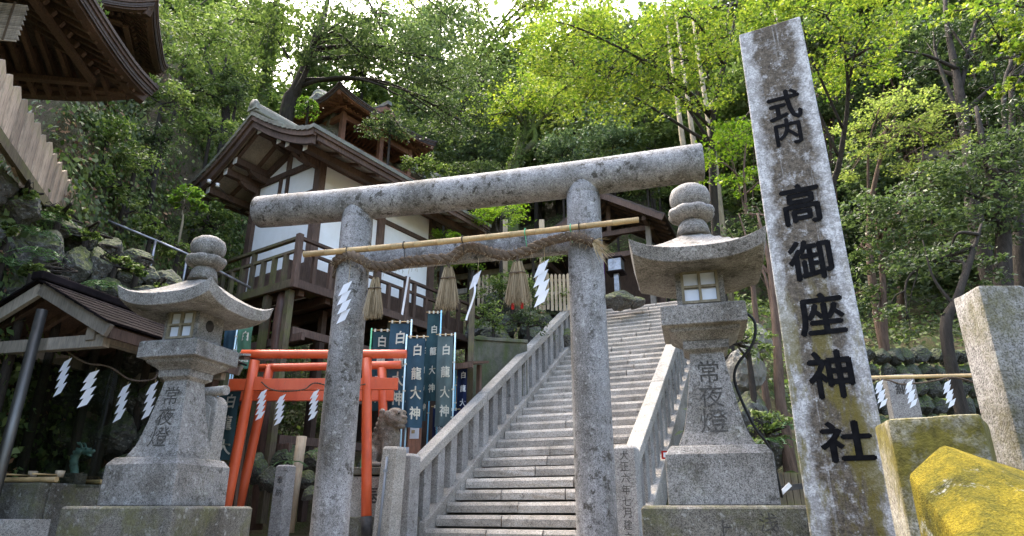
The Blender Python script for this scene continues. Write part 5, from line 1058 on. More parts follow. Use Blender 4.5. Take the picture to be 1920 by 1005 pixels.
q = spline([at(120, 655, 6.7), at(160, 680, 6.75), at(205, 688, 6.8), at(245, 712, 6.9), at(285, 712, 7.0), at(296, 700, 7.1)], 40); mb = MB(); twisted(mb, q, 0.012, 2, 24, 5); mb.build('cord', 'rope', g)
for px, py, Y_, l in ((128, 678, 6.7, 'white zigzag paper streamer next to the steel pole of the pavilion'), (178, 700, 6.75, 'narrow white paper streamer in the middle of the pavilion rope'), (238, 726, 6.85, 'large white zigzag paper streamer under the pavilion eave'), (290, 722, 7.0, 'white paper streamer under the pavilion half behind a stone lantern')):
    shide(at(px, py, Y_), TZ + (0.9 if px == 178 else 0.1), 0.10, 0.34, l, 4, group='paper streamers under the water pavilion', string=0.06)

# ------------------------------------------------------------------ rocks
def rock_mesh(seed):
    bm = bmesh.new(); bmesh.ops.create_icosphere(bm, subdivisions=4, radius=1.0); o_ = Vector((seed * 5.3, seed * 1.7, seed * 3.1))
    for v in bm.verts:
        d = v.co.normalized(); r = 0.82 + 0.30 * mnoise.noise(d * 1.3 + o_) + 0.13 * mnoise.noise(d * 3.2 + o_) + 0.05 * mnoise.noise(d * 8 + o_)
        c = d * r
        for k in range(10):                         # flat broken faces
            nrm = Vector((sin(seed * 9 + k * 2.1), cos(seed * 4 + k * 3.3), sin(seed + k * 1.7) * .8)).normalized(); e = c.dot(nrm) - 0.60
            if e > 0: c -= nrm * e * 0.85
        v.co = c + d * (0.06 * mnoise.noise(d * 5 + o_) + 0.035 * mnoise.noise(d * 11 + o_) + 0.02 * mnoise.noise(d * 23 + o_))
    me = bpy.data.meshes.new('rock'); bm.to_mesh(me); bm.free(); me.polygons.foreach_set('use_smooth', [False] * len(me.polygons)); return me
rocks = {(k, m_): None for k in range(7) for m_ in ('rock', 'rock_dark', 'rock_pale')}
def rock_at(parent, px, py, Y, rx, ry, mat='rock', name='stone', dy=None):
    k = (R.randrange(7), mat)
    if rocks[k] is None: rocks[k] = rock_mesh(k[0] + 1); rocks[k].materials.append(MATS[mat])
    p = at(px, py, Y); s_ = pxm(px, py, Y); o = link(name, rocks[k], None, parent); sx, sz = rx * s_ * 1.18, ry * s_ * 1.18
    o.scale = (sx, dy or (sx + sz) / 2, sz); o.rotation_euler = (R.uniform(-.3, .3), R.uniform(-.3, .3), R.uniform(-.6, .6)); o.location = p; return o
rw = thing('rock_wall', 'mossy boulder retaining wall below plank fence, behind water pavilion', 'rock wall', (0, 0, 0))
for a in ((25, 470, 7.2, 48, 62), (82, 468, 7.3, 46, 36), (30, 395, 7.0, 62, 34), (134, 505, 7.7, 36, 46), (182, 505, 8.0, 32, 44), (236, 522, 8.2, 30, 22), (112, 425, 7.7, 48, 18), (275, 520, 8.4, 32, 24), (20, 548, 7.1, 34, 34), (66, 545, 7.4, 34, 28), (150, 455, 8.0, 34, 26), (205, 470, 8.3, 34, 24), (310, 530, 8.7, 34, 26),
          (250, 490, 8.6, 40, 22), (-30, 440, 6.8, 50, 60), (-20, 350, 6.6, 50, 50), (205, 545, 8.0, 40, 26), (100, 585, 7.6, 50, 34), (170, 560, 7.9, 36, 30), (265, 560, 8.2, 44, 26), (320, 575, 8.6, 40, 30)): rock_at(rw, *a)
for a in ((30, 650, 8.3, 60, 50), (110, 660, 8.4, 60, 44), (190, 650, 8.5, 54, 46), (265, 665, 8.6, 50, 50), (40, 740, 8.2, 62, 50), (125, 745, 8.3, 56, 48), (205, 735, 8.4, 56, 46), (280, 755, 8.5, 52, 50), (60, 825, 8.2, 60, 46), (140, 825, 8.2, 54, 42), (215, 815, 8.3, 54, 46), (290, 840, 8.4, 50, 50), (345, 700, 8.8, 44, 60), (350, 800, 8.7, 44, 60), (-20, 700, 8.0, 60, 90), (100, 900, 8.2, 80, 40), (240, 890, 8.3, 70, 40), (350, 890, 8.6, 60, 40), (-20, 850, 8.0, 60, 80)): rock_at(rw, *a, mat='rock_dark')
rw2 = thing('rock_bank', 'mossy dark rocks piled above the concrete retaining wall beside the stairs', 'rock bank', (0, 0, 0))
for i in range(34):
    px = R.uniform(888, 1065); py = R.uniform(568, 642); rock_at(rw2, px, py, 13.5 + (642 - py) * 0.022 + max(0, px - 980) * 0.024, R.uniform(16, 32), R.uniform(12, 24), 'rock_dark' if i % 3 else 'rock')
b1 = thing('boulder', 'large mossy boulder beside the stair top under the metal lantern', 'boulder', at(1160, 560, 16.4)); 
for a in ((1160, 562, 16.4, 32, 18), (1195, 568, 16.6, 20, 12)):
    o = rock_at(None, *a); o.location -= b1.location; o.parent = b1
ck = thing('cliff_rock', 'pale weathered cliff face below the red-brown pavilion', 'cliff', (0, 0, 0))
for a in ((600, 205, 20.2, 36, 40), (628, 228, 20, 26, 40), (612, 262, 19.8, 36, 32), (765, 325, 22.6, 40, 24), (710, 320, 22.4, 40, 30), (800, 345, 23, 40, 20)): rock_at(ck, *a, mat='rock_pale')
uw = thing('rock_pile', 'dark mossy rocks heaped at the foot of the log stilts', 'rock pile', (0, 0, 0))
for a in ((600, 865, 10.6, 40, 26), (575, 900, 10.2, 26, 20), (620, 905, 10.1, 34, 22), (505, 900, 10.3, 26, 24), (540, 860, 11, 30, 24), (480, 880, 10.6, 24, 34), (585, 925, 9.9, 22, 14), (640, 880, 10.6, 30, 30), (700, 880, 11.2, 40, 30)): rock_at(uw, *a, mat='rock_dark' if R.random() < .6 else 'rock')
cr = thing('cliff_rock', 'pale grey craggy rock behind the right stone lantern and thin brown trunk', 'cliff', (0, 0, 0))
for a in ((1395, 700, 9.6, 46, 60), (1405, 790, 9.4, 50, 60), (1420, 640, 9.9, 30, 40), (1370, 760, 9.6, 30, 60), (1440, 840, 9.4, 34, 40), (1385, 850, 9.3, 50, 40)): rock_at(cr, *a, mat='rock_pale' if a[1] < 720 else 'rock')
sw = thing('dry_stone_wall', 'dark dry-stone wall in forest shade behind the bamboo rail', 'stone wall', (0, 0, 0))
for j in range(7):
    for i in range(17): rock_at(sw, 1600 + i * 25 + (j % 2) * 12 + R.uniform(-3, 3), 860 - j * 32 + R.uniform(-3, 3), 11.2 + 0.05 * j, R.uniform(12, 17), R.uniform(15, 19), 'rock_dark', dy=0.25)

# ------------------------------------------------------------------ fences, walls, handrail
pf = thing('plank_fence', 'weathered pointed plank fence with moss along its bottom rail, above boulders', 'fence', (-5.2, 5.5, 0)); a = Vector((0, 0, 0)); b = Vector((-1.1, 3.0, 0)); ztp = 4.72; d = (b - a).normalized()
for i in range(15):
    u = (i - 1) / 13; p = a.lerp(b, u); zt_ = ztp + R.uniform(-.02, .02); hgt = 0.78; mb = MB(); hw = 0.118
    mb.prism([(-hw, -hgt), (hw, -hgt), (hw, -0.08), (0.0, 0), (-hw, -0.08)], -0.018, 0.018); mb.build('plank', 'wood_fence', pf, 0, (p.x, p.y, zt_), (0, 0, atan2(d.y, d.x) + 0.10 + R.uniform(-.06, .06)))
MB().bar(a - d * 0.6 + Vector((0.04, 0, ztp - 0.72)), b + Vector((0.04, 0, ztp - 0.72)), 0.06, 0.13).build('rail', 'wood_mossy', pf)
MB().bar(a - d * 0.6 + Vector((-0.06, 0, ztp - 0.25)), b + Vector((-0.06, 0, ztp - 0.25)), 0.05, 0.09).build('rail', 'wood_fence', pf)
for u in (0.0, 0.5, 1.0): p = a.lerp(b, u); MB().box((p.x - 0.1, p.y, ztp - 0.8), (0.1, 0.1, 1.5)).build('post', 'wood_fence', pf)
hr = thing('steel_handrail', 'thin galvanised handrail descending the ivy slope behind plank fence', 'handrail', (0, 0, 0))
q = [at(152, 394, 9.0), at(290, 450, 9.6), at(350, 476, 9.9), at(470, 540, 10.4)]; MB().tube(q, 0.024, 8).build('rail', 'steel_bright', hr)
for i, (px, py, Y_, yb) in enumerate(((154, 394, 9.0, 440), (292, 451, 9.6, 520), (352, 477, 9.9, 560))): MB().tube([at(px, py, Y_), at(px, py, Y_) - Vector((0, 0, 0.75))], 0.022, 8).build('post', 'steel_bright', hr)
rtw = thing('retaining_wall', 'dark damp concrete retaining wall between banners and stairs', 'wall', (0, 0, 0))
a, b = at(880, 640, 12.7), at(985, 636, 13.0); b.z = a.z; mb = MB(); mb.bar((a + b) / 2 + (a - b) / 2 - Vector((0, 0, 1.6)), b - Vector((0, 0, 1.6)), 0.3, 3.2); mb.build('wall', 'retaining_concrete', rtw, 0.02); MB().bar(a + Vector((0, 0, 0.03)), b + Vector((0, 0, 0.03)), 0.38, 0.07).build('coping', 'retaining_concrete', rtw, 0.01)
pt = thing('wooden_post', 'mossy wooden post standing at the end of the concrete retaining wall', 'post', (at(880, 800, 11.6).x, 11.6, 0.2)); z1 = at(882, 530, 11.6).z
MB().box((0, 0, (z1 - 0.2) / 2), (0.10, 0.10, z1 - 0.2)).build('shaft', 'wood_mossy', pt)
eh = thing('small_eave', 'small dark plank eave over the slim navy banner', 'eave', (at(860, 690, 11.3).x, 11.3, at(860, 684, 11.3).z), radians(-30)); MB().box((0, 0, 0), (0.9, 0.55, 0.04), Euler((0.2, 0, 0))).build('roof_board', 'wood_dark', eh); MB().box((0, -0.25, -0.09), (0.9, 0.05, 0.09)).build('fascia', 'wood_brown', eh); MB().box((-0.3, 0.2, -0.9), (0.07, 0.07, 1.8)).build('post', 'wood_dark', eh); MB().box((0.3, 0.2, -0.9), (0.07, 0.07, 1.8)).build('post', 'wood_dark', eh)
kf = thing('picket_fence', 'pale wooden picket fence on the bank above the rocks', 'fence', (0, 0, 0))
for i in range(24):
    px = 898 + i * 7.6; p = at(px, 540, 15.2); zt_ = at(px, 516 - 0.02 * (px - 898) + R.uniform(-2, 2), 15.2).z; hgt = 0.95; hw = 0.032; mb = MB(); mb.prism([(-hw, -hgt), (hw, -hgt), (hw, -0.03), (0, 0), (-hw, -0.03)], -0.012, 0.012); mb.build('picket', 'wood_pale', kf, 0, (p.x, 15.2, zt_))
for dz in (528, 552): MB().bar(at(895, dz, 15.24), at(1078, dz - 3, 15.24), 0.03, 0.06).build('rail', 'wood_grey', kf)
for px in (1016, 947): p = at(px, 440, 15.4); MB().box((p.x, 15.4, p.z - 1.2), (0.13, 0.13, 3.2)).build('post', 'wood_pale', kf)
br = thing('bamboo_rail', 'slim bamboo rail with rope in forest shade beside the stele', 'bamboo rail', (0, 0, 0)); MB().tube([at(1600, 709, 8.0).lerp(at(1860, 703, 8.0), t) for t in np.linspace(0, 1, 9)], 0.024, 8).build('culm', 'bamboo', br)
mb = MB(); twisted(mb, spline([at(1600, 712, 7.95), at(1660, 712, 7.95), at(1690, 720, 7.95), at(1740, 716, 7.95), at(1790, 708, 7.95), at(1840, 722, 7.95)], 40), 0.014, 2, 24, 5); mb.build('rope', 'rope', br)
for px in (1600, 1850): p = at(px, 706, 8.0); MB().tube([(p.x, 8.0, p.z + .03), (p.x, 8.0, -0.5)], 0.03, 8).build('post', 'bamboo', br)
for px, l in ((1652, 'white zigzag paper streamer partly behind the stele edge'), (1708, 'white zigzag paper streamer in front of the votive stone post'), (1779, 'white zigzag paper streamer on bamboo rail beside the tall mossy post')): shide(at(px, 718, 7.9), 0.0, 0.10, 0.28, l, 5, group='paper streamers on the bamboo rail', string=0.05)
p = at(1682, 706, 8.6); g = thing('votive_stone_post', 'grey stone post carved with one character behind the bamboo rail', 'stone post', (p.x, 8.6, -0.2), radians(-20)); MB().frus([(0.17, -.2), (0.16, p.z + 0.2)]).build('shaft', 'granite', g, 0.01); lettering('納', [(0, p.z + 0.02, 0.16, 0.16)], g, 'carving', bold=0.02, y=-0.166)
sf = thing('slat_fence', 'low mossy wooden slat fence between the right lantern and the stele', 'fence', (0, 0, 0))
for i in range(7):
    px = 1448 + i * 13; p = at(px, 886, 6.6); MB().box((p.x, 6.6, p.z - 0.55), (0.06, 0.025, 1.1)).build('slat', 'wood_mossy', sf)
MB().bar(at(1440, 900, 6.64), at(1540, 898, 6.64), 0.03, 0.06).build('rail', 'wood_grey', sf)
mr = thing('metal_bracket', 'dark metal bracket bar with white tag beside the right lantern base', 'bracket', (0, 0, 0)); MB().bar(at(1452, 918, 5.6), at(1530, 908, 5.6), 0.04, 0.045).build('bar', 'black_paint', mr); MB().bar(at(1463, 926, 5.56), at(1482, 908, 5.56), 0.006, 0.035).build('tag', 'paint_white', mr); pz = at(1452, 918, 5.6); MB().box((pz.x, 5.6, (pz.z - .03) / 2), (0.04, 0.04, pz.z)).build('post', 'black_paint', mr)
fbn = thing('fallen_branch', 'bare pale broken branch lying on the ivy slope under the eaves', 'branch', (0, 0, 0)); MB().tube(spline([at(178, 274, 9.6), at(205, 262, 9.55), at(224, 245, 9.5), at(222, 232, 9.5)], 12), [0.035 - 0.001 * i for i in range(13)], 7).build('wood', 'bark_pale', fbn)
g = thing('red_notice', 'small red and white notice beside the right lantern base', 'notice', at(1252, 853, 6.0)); MB().box((0, 0, 0), (0.11, 0.01, 0.07)).build('sheet', 'cloth_red', g); MB().box((0, -0.007, 0.0), (0.08, 0.004, 0.04)).build('print', 'paper', g); MB().box((0, 0.02, -0.55), (0.03, 0.03, 1.1)).build('stake', 'wood_grey', g)

# ------------------------------------------------------------------ foliage
def unitv(a): return a / np.maximum(np.linalg.norm(a, axis=1, keepdims=True), 1e-9)
SHAPES = {'leaf': np.array([(0, -0.5, 0), (0.24, -0.05, 0.06), (0, 0.5, 0), (-0.24, -0.05, 0.06)]),
          'wide': np.array([(0, -0.5, 0), (0.36, 0.0, 0.07), (0, 0.5, 0), (-0.36, 0.0, 0.07)]),
          'needle': np.array([(0, -0.5, 0), (0.10, 0.0, 0.02), (0, 0.5, 0), (-0.10, 0.0, 0.02)])}
mp = []
for k in range(5):
    a = radians(-100 + 50 * k); mp.append((sin(a) * (0.52 if abs(k - 2) < 2 else 0.38), cos(a) * (0.55 if abs(k - 2) < 2 else .4), -0.04))
    if k < 4: b = radians(-75 + 50 * k); mp.append((sin(b) * 0.19, cos(b) * 0.19, 0.03))
mp.append((0, -0.12, 0.0)); SHAPES['maple'] = np.array(mp[::-1])
def leaf_mesh(name, P, size, shape='leaf', flat=0.5, mat='leaf_mid', var=0.5, up=None):
    P = np.asarray(P, float); n = len(P); S = SHAPES[shape]; k = len(S)
    nrm = NR.normal(size=(n, 3)); nrm[:, 2] = np.abs(nrm[:, 2]) * (1 - flat) + flat * 2.2
    if up is not None: nrm = NR.normal(size=(n, 3)) * 0.45 + up
    nrm = unitv(nrm); t = unitv(np.cross(nrm, NR.normal(size=(n, 3)))); b = np.cross(nrm, t)
    sz = size * (1 + var * NR.uniform(-1, 1, n))
    V = (P[:, None, :] + sz[:, None, None] * (S[None, :, 0:1] * t[:, None, :] + S[None, :, 1:2] * b[:, None, :] + S[None, :, 2:3] * nrm[:, None, :])).reshape(-1, 3)
    me = bpy.data.meshes.new(name); me.vertices.add(n * k); me.vertices.foreach_set('co', V.ravel().astype(np.float32))
    me.loops.add(n * k); me.loops.foreach_set('vertex_index', np.arange(n * k, dtype=np.int32)); me.polygons.add(n)
    me.polygons.foreach_set('loop_start', np.arange(0, n * k, k, dtype=np.int32)); me.polygons.foreach_set('loop_total', np.full(n, k, dtype=np.int32))
    me.update(calc_edges=True); me.materials.append(MATS[mat]); return me
def clump_points(center, rad, nclump, per, flat=0.45, shell=0.5, spread=0.26):
    """leaf points gathered in clumps through an ellipsoid"""
    d = unitv(NR.normal(size=(nclump, 3))); r = NR.uniform(shell ** 2, 1, nclump) ** 0.5
    C = d * r[:, None] * np.array(rad)
    m_ = float(np.mean(rad)); sg = m_ * spread * NR.uniform(0.5, 1.3, nclump)
    off = NR.normal(size=(nclump, per, 3)) * sg[:, None, None]; off[:, :, 2] *= flat; off[:, :, 2] -= 0.25 * np.abs(off[:, :, 0]) * flat
    return (np.array(center)[None, None, :] + C[:, None, :] + off).reshape(-1, 3), np.array(center) + C
TREES = 0
def tree(name, label, path, r0, blobs, mat, leaf=0.09, shape='leaf', dens=1.0, barkm='bark_dark', flat=0.45, lflat=0.4, group='trees on the wooded slope', limbs=4, spread=0.26, shell=0.5, extra=(), cat='tree', ivy=0):
    """path: trunk as (px, py, Y); blobs: (px, py, Y, rx px, ry px) foliage masses; all in photo pixels with their own distance"""
    P = [at(*q) for q in path]; base = P[0].copy(); gz = H(base.x, base.y); z0 = min(base.z, gz) - 0.2
    g = thing(name, label, cat, (base.x, base.y, z0), 0, group); o0 = g.location.copy()
    tp = spline([Vector((base.x, base.y, z0))] + P, 18) if P[0].z - z0 > 0.05 else spline(P, 18); mb = MB(); n = len(tp)
    mb.tube([p - o0 for p in tp], [r0 * (1.25 - 1.1 * (i / n)) * (1 + 0.10 * mnoise.noise(Vector((i * .7, r0 * 50, 0)))) for i in range(n)], 10)
    pts = []
    for (px, py, Y, rx, ry) in blobs:
        c = at(px, py, Y); s_ = pxm(px, py, Y); rad = (rx * s_, (rx + ry) / 2 * s_, ry * s_)
        area = pi * rx * s_ * ry * s_; nleaf = int(dens * 2.6 * area / (leaf * leaf * 0.30)); per = 42; ncl = max(6, nleaf // per)
        pp, cc = clump_points(c - o0, rad, ncl, per, flat, shell, spread); pts.append(pp)
        j = min(n - 1, int(n * R.uniform(0.45, 1.0))); a = tp[j] - o0; e = c - o0; md = (a + e) / 2 + Vector((R.uniform(-.3, .3), R.uniform(-.3, .3), 0.15 * (e - a).length))
        q = spline([a, md, e], 10); rr = r0 * 0.42; mb.tube(q, [rr * (1 - 0.75 * i / 10) for i in range(11)], 6)
        for _ in range(limbs):
            k = cc[NR.integers(len(cc))]; s2 = q[R.randrange(4, 10)]; e2 = Vector(k); mb.tube([s2, (s2 + e2) / 2 + Vector((0, 0, 0.08)), e2], [rr * 0.35, rr * 0.22, rr * 0.1], 5)
    for pth, rr in extra: mb.tube([p - o0 for p in spline([at(*q) for q in pth], 12)], [rr * (1 - 0.7 * i / 12) for i in range(13)], 7)
    mb.build('trunk', barkm, g); pts = np.concatenate(pts)
    if ivy:
        iv = []
        for _ in range(ivy):
            j = R.randrange(n - 1); u = R.random(); c_ = tp[j].lerp(tp[j + 1], u) - o0; a = R.uniform(0, 6.28); rr = r0 * (1.25 - 0.75 * (j + u) / n) + abs(R.gauss(0, .05)); iv.append((c_.x + cos(a) * rr, c_.y + sin(a) * rr, c_.z))
        link('ivy', leaf_mesh('ivy', iv, 0.085, 'wide', 0.2, 'leaf_ivy'), None, g)
    link('crown', leaf_mesh('crown', pts, leaf, shape, lflat, mat), None, g); return g

SL = 'trees on the wooded slope'
# --- left and centre, evergreen
tree('ivy_clad_tree', 'ivy-clad trunk with thin foliage rising behind the white hall ridge', [(490, 210, 16.5), (500, 120, 16.5), (512, 40, 16.6), (522, -60, 16.8)], 0.17, [(455, 40, 15.6, 80, 50), (400, 70, 15, 70, 55), (540, 20, 16, 70, 45), (360, 20, 14.5, 60, 50), (470, 120, 15.8, 60, 40)], 'leaf_mid', 0.11, barkm='bark_mossy', dens=0.6, ivy=2600)
tree('leaning_tree', 'dark leaning tree with long limbs over the cliff pavilion', [(535, 225, 17.2), (556, 165, 17.2), (585, 95, 17.3), (610, 20, 17.6), (625, -60, 18)], 0.22, [(640, 40, 16.5, 70, 50), (720, 60, 16.6, 80, 55), (790, 110, 17, 80, 60), (850, 40, 17.5, 70, 50), (850, 170, 18, 60, 50), (690, 110, 17, 50, 24), (870, 230, 18.5, 60, 40), (600, 90, 16.4, 50, 40)], 'leaf_dark', 0.11, barkm='bark_dark', dens=0.7, extra=[(([(556, 165, 17.2), (600, 150, 17), (660, 145, 16.8), (730, 165, 16.8)]), 0.08), (([(545, 190, 17.2), (575, 130, 16.8), (590, 60, 16.6)]), 0.1)])
tree('evergreen_tree', 'glossy evergreen on the ivy slope beside the dark eaves', [(420, 260, 13.5), (415, 180, 13.6), (425, 100, 13.8)], 0.12, [(420, 130, 13.4, 60, 50), (380, 170, 13.2, 50, 40), (450, 190, 13.6, 50, 45), (400, 70, 13.6, 60, 40)], 'leaf_mid', 0.10, dens=0.6)
tree('evergreen_tree', 'dense dark-leaved tree behind the cliff pavilion roof', [(900, 330, 24), (895, 240, 24), (900, 150, 24)], 0.25, [(905, 150, 24, 70, 60), (850, 200, 24.5, 70, 60), (930, 230, 23.6, 60, 50), (830, 270, 24, 60, 45), (900, 290, 23.5, 70, 45)], 'leaf_dark', 0.15, dens=0.8)
tree('sunlit_tree', 'pale sunlit tree far up the slope below the sky gap', [(890, 180, 36), (890, 110, 36)], 0.3, [(890, 100, 36, 60, 45), (850, 120, 35, 60, 40), (925, 150, 35, 50, 45), (790, 70, 36, 60, 50), (760, 20, 36, 70, 40), (985, 120, 35, 40, 40), (1000, 40, 35, 40, 50), (880, 20, 36, 40, 30), (985, -10, 35, 50, 30), (955, 110, 36, 30, 25), (1020, -10, 34, 60, 40), (1080, -20, 34, 60, 30), (910, 60, 36, 36, 30), (975, 75, 35, 30, 24), (890, -30, 35, 60, 30)], 'leaf_pale', 0.2, dens=0.9)
tree('mossy_tree', 'thick moss-covered forked trunk above the stone torii beam', [(960, 345, 19.5), (972, 290, 19.5), (982, 240, 19.5), (984, 205, 19.5)], 0.22, [(940, 195, 18.8, 55, 30), (1000, 170, 19, 60, 30), (920, 215, 18.6, 40, 18), (1040, 200, 19, 50, 30)], 'leaf_maple', 0.11, 'maple', 0.7, 'bark_mossy', 0.25, 0.75, extra=[([(975, 290, 19.5), (1003, 262, 19.4), (1000, 225, 19.4), (1030, 195, 19.2)], 0.13)], ivy=1500)
# --- shrubs on the bank behind the torii
SB = 'shrubs on the bank behind the stone torii'
def shrub(name, label, px, py, Y, rx, ry, mat, leaf=0.08, shape='leaf', dens=1.0, flat=0.5, lflat=0.4, group=SB):
    return tree(name, label, [(px, py + ry * 0.9, Y), (px, py + ry * 0.3, Y)], 0.05, [(px - rx * .45, py, Y, rx * .55, ry * .8), (px + rx * .4, py + ry * .1, Y - .2, rx * .6, ry * .8), (px, py - ry * .35, Y, rx * .6, ry * .6)], mat, leaf, shape, dens, 'bark_dark', flat, lflat, group, 3, cat='shrub')
shrub('leafy_shrub', 'rounded soft green shrub left of the mossy forked trunk', 905, 275, 23.5, 50, 38, 'leaf_grey', 0.13)
shrub('leafy_shrub', 'grey-green shrub right of the mossy forked trunk', 1055, 280, 24, 55, 42, 'leaf_grey', 0.14)
shrub('leafy_shrub', 'broad grey-green shrub above the right end of the torii beam', 1150, 265, 24, 60, 45, 'leaf_grey', 0.14)
shrub('leafy_shrub', 'dark low shrub directly over the middle of the torii beam', 890, 325, 19, 60, 26, 'leaf_dark', 0.10)
shrub('leafy_shrub', 'dark shrub behind the torii beam near the right pillar', 1120, 315, 23.5, 90, 26, 'leaf_dark', 0.13)
shrub('leafy_shrub', 'fresh green shrub beneath the cliff pavilion posts', 800, 315, 19.4, 50, 26, 'leaf_mid', 0.10)
shrub('leafy_shrub', 'glossy green shrub between the beam end and the stele', 1230, 250, 24, 70, 50, 'leaf_mid', 0.14)
shrub('leafy_shrub', 'leafy green shrub growing behind the right lantern finial', 1215, 335, 22.5, 60, 36, 'leaf_mid', 0.12)
shrub('leafy_shrub', 'creeper-covered shrub under the cliff pavilion eave', 730, 240, 17.6, 55, 30, 'leaf_dark', 0.09)
shrub('leafy_shrub', 'bright shrub beside the pale cliff face', 575, 205, 17.4, 26, 26, 'leaf_bright', 0.08)
shrub('maple_sapling', 'feathery maple sapling between white hall and worship hall', 940, 400, 14.2, 60, 30, 'leaf_maple_green', 0.075, 'maple', 0.8, 0.3, 0.75)
shrub('maple_sapling', 'small maple sapling beside the white hall corner post', 830, 440, 13.8, 36, 16, 'leaf_maple_green', 0.07, 'maple', 0.8, 0.3, 0.75)
shrub('leafy_shrub', 'leafy green shrub on the rock bank under the picket fence', 960, 545, 14.2, 70, 36, 'leaf_mid', 0.075)
shrub('leafy_shrub', 'dense green shrub on the rock bank touching the right torii pillar', 1035, 555, 15.7, 36, 34, 'leaf_mid', 0.075)
shrub('leafy_shrub', 'fresh green shrub behind the white hall veranda end', 880, 480, 15.5, 50, 26, 'leaf_bright', 0.07, dens=.7)
shrub('leafy_shrub', 'overhanging shrub behind the tie beam of the torii', 1000, 470, 14.6, 60, 26, 'leaf_mid', 0.08)
shrub('leafy_shrub', 'leafy shrub growing over the pale craggy rock behind the right lantern', 1405, 640, 9.1, 50, 40, 'leaf_mid', 0.06, 'leaf', 0.45, group=SB)
shrub('leafy_shrub', 'low leafy shrub at the foot of the craggy rock by the right lantern', 1440, 800, 8.8, 40, 40, 'leaf_mid', 0.06, 'leaf', 0.5, group=SB)
shrub('leafy_shrub', 'trailing green shrub over the mossy rocks beside the concrete wall top', 925, 595, 13.1, 40, 30, 'leaf_mid', 0.065, 'leaf', 0.7)
shrub('leafy_shrub', 'dark trailing shrub over the mossy rocks under the picket fence', 990, 600, 13.6, 44, 28, 'leaf_dark', 0.065, 'leaf', 0.7)
# bright sapling on the ivy slope
tree('bright_sapling', 'bright lime-green sapling on the slope left of the white hall', [(338, 440, 10.6), (342, 400, 10.6), (348, 370, 10.6)], 0.025, [(352, 365, 10.6, 24, 22), (336, 378, 10.6, 18, 12), (370, 384, 10.6, 14, 14)], 'leaf_bright', 0.085, dens=0.9, barkm='bark_pale', group='saplings')
# --- maples, right half
MPG = 'yellow-green maples'
tree('maple_tree', 'big yellow-green maple spreading above the torii beam end', [(1345, 470, 12.2), (1336, 300, 12), (1340, 190, 11.8), (1370, 80, 11.6), (1385, -20, 11.4)], 0.09, [(1080, 40, 11.5, 90, 45), (1180, 60, 11.3, 90, 50), (1050, 110, 12, 80, 40), (1150, 140, 11.6, 90, 40), (1260, 110, 11, 90, 50), (1280, 30, 10.8, 90, 45), (1360, 60, 10.8, 70, 50), (1000, 60, 12.4, 50, 40), (1100, 190, 12, 80, 28), (1210, 190, 11.6, 80, 30), (1330, 170, 11.2, 60, 36), (1010, 140, 12.6, 50, 24)], 'leaf_maple', 0.072, 'maple', 0.62, 'bark_dark', 0.2, 0.7, MPG, 5, extra=[([(1336, 225, 12), (1280, 160, 11.6), (1200, 110, 11.4), (1090, 55, 11.4), (1040, 40, 11.5)], 0.045), ([(1336, 280, 12), (1420, 190, 11.6), (1440, 90, 11.4)], 0.03)])
tree('maple_tree', 'maple with bright leaves arching over the stele top', [(1560, 420, 11.4), (1575, 300, 11), (1590, 180, 10.4), (1580, 60, 9.8)], 0.07, [(1480, 30, 10, 70, 40), (1560, 20, 9.6, 80, 40), (1640, 40, 9.4, 80, 45), (1600, 110, 10, 70, 36), (1440, 10, 10.2, 60, 40), (1550, 160, 10.6, 50, 30), (1660, 120, 9.8, 50, 30)], 'leaf_maple', 0.072, 'maple', 0.62, 'bark_dark', 0.2, 0.7, MPG, 5)
tree('maple_tree', 'maple branch with large fresh leaves close over the mossy posts', [(2080, 300, 7.4), (2060, 150, 7.2), (2020, 40, 7.0)], 0.08, [(1880, 110, 6.8, 45, 30), (1860, 50, 7, 60, 36), (1900, 170, 6.9, 36, 24), (1790, 20, 7.4, 60, 30), (1920, 20, 6.8, 60, 40)], 'leaf_maple', 0.075, 'maple', 0.5, 'bark_dark', 0.25, 0.6, MPG, 4)
tree('layered_maple', 'maple with flat pale-yellow tiers in front of dark forest', [(1640, 560, 13.5), (1630, 420, 13.4), (1650, 300, 13.2), (1680, 220, 13)], 0.09, [(1720, 240, 12.6, 80, 14), (1650, 200, 12.8, 60, 14), (1780, 270, 12.6, 60, 12), (1640, 280, 12.8, 70, 14), (1730, 310, 12.7, 70, 12), (1590, 330, 13, 40, 12), (1690, 180, 12.8, 70, 12), (1780, 205, 12.8, 50, 12), (1600, 240, 13, 40, 16)], 'leaf_pale', 0.07, 'maple', 0.9, 'bark_tan', 0.15, 0.85, MPG, 3, spread=0.3, shell=0.1)
tree('maple_tree', 'mid-green maple beside the left edge of the stele', [(1420, 620, 11.2), (1405, 450, 11.2), (1395, 330, 11), (1400, 260, 11)], 0.05, [(1380, 250, 11, 50, 40), (1340, 310, 11.2, 45, 36), (1400, 340, 11.2, 36, 40), (1350, 240, 11.4, 40, 30)], 'leaf_maple_green', 0.075, 'maple', 0.6, 'bark_tan', 0.3, 0.6, MPG, 4)
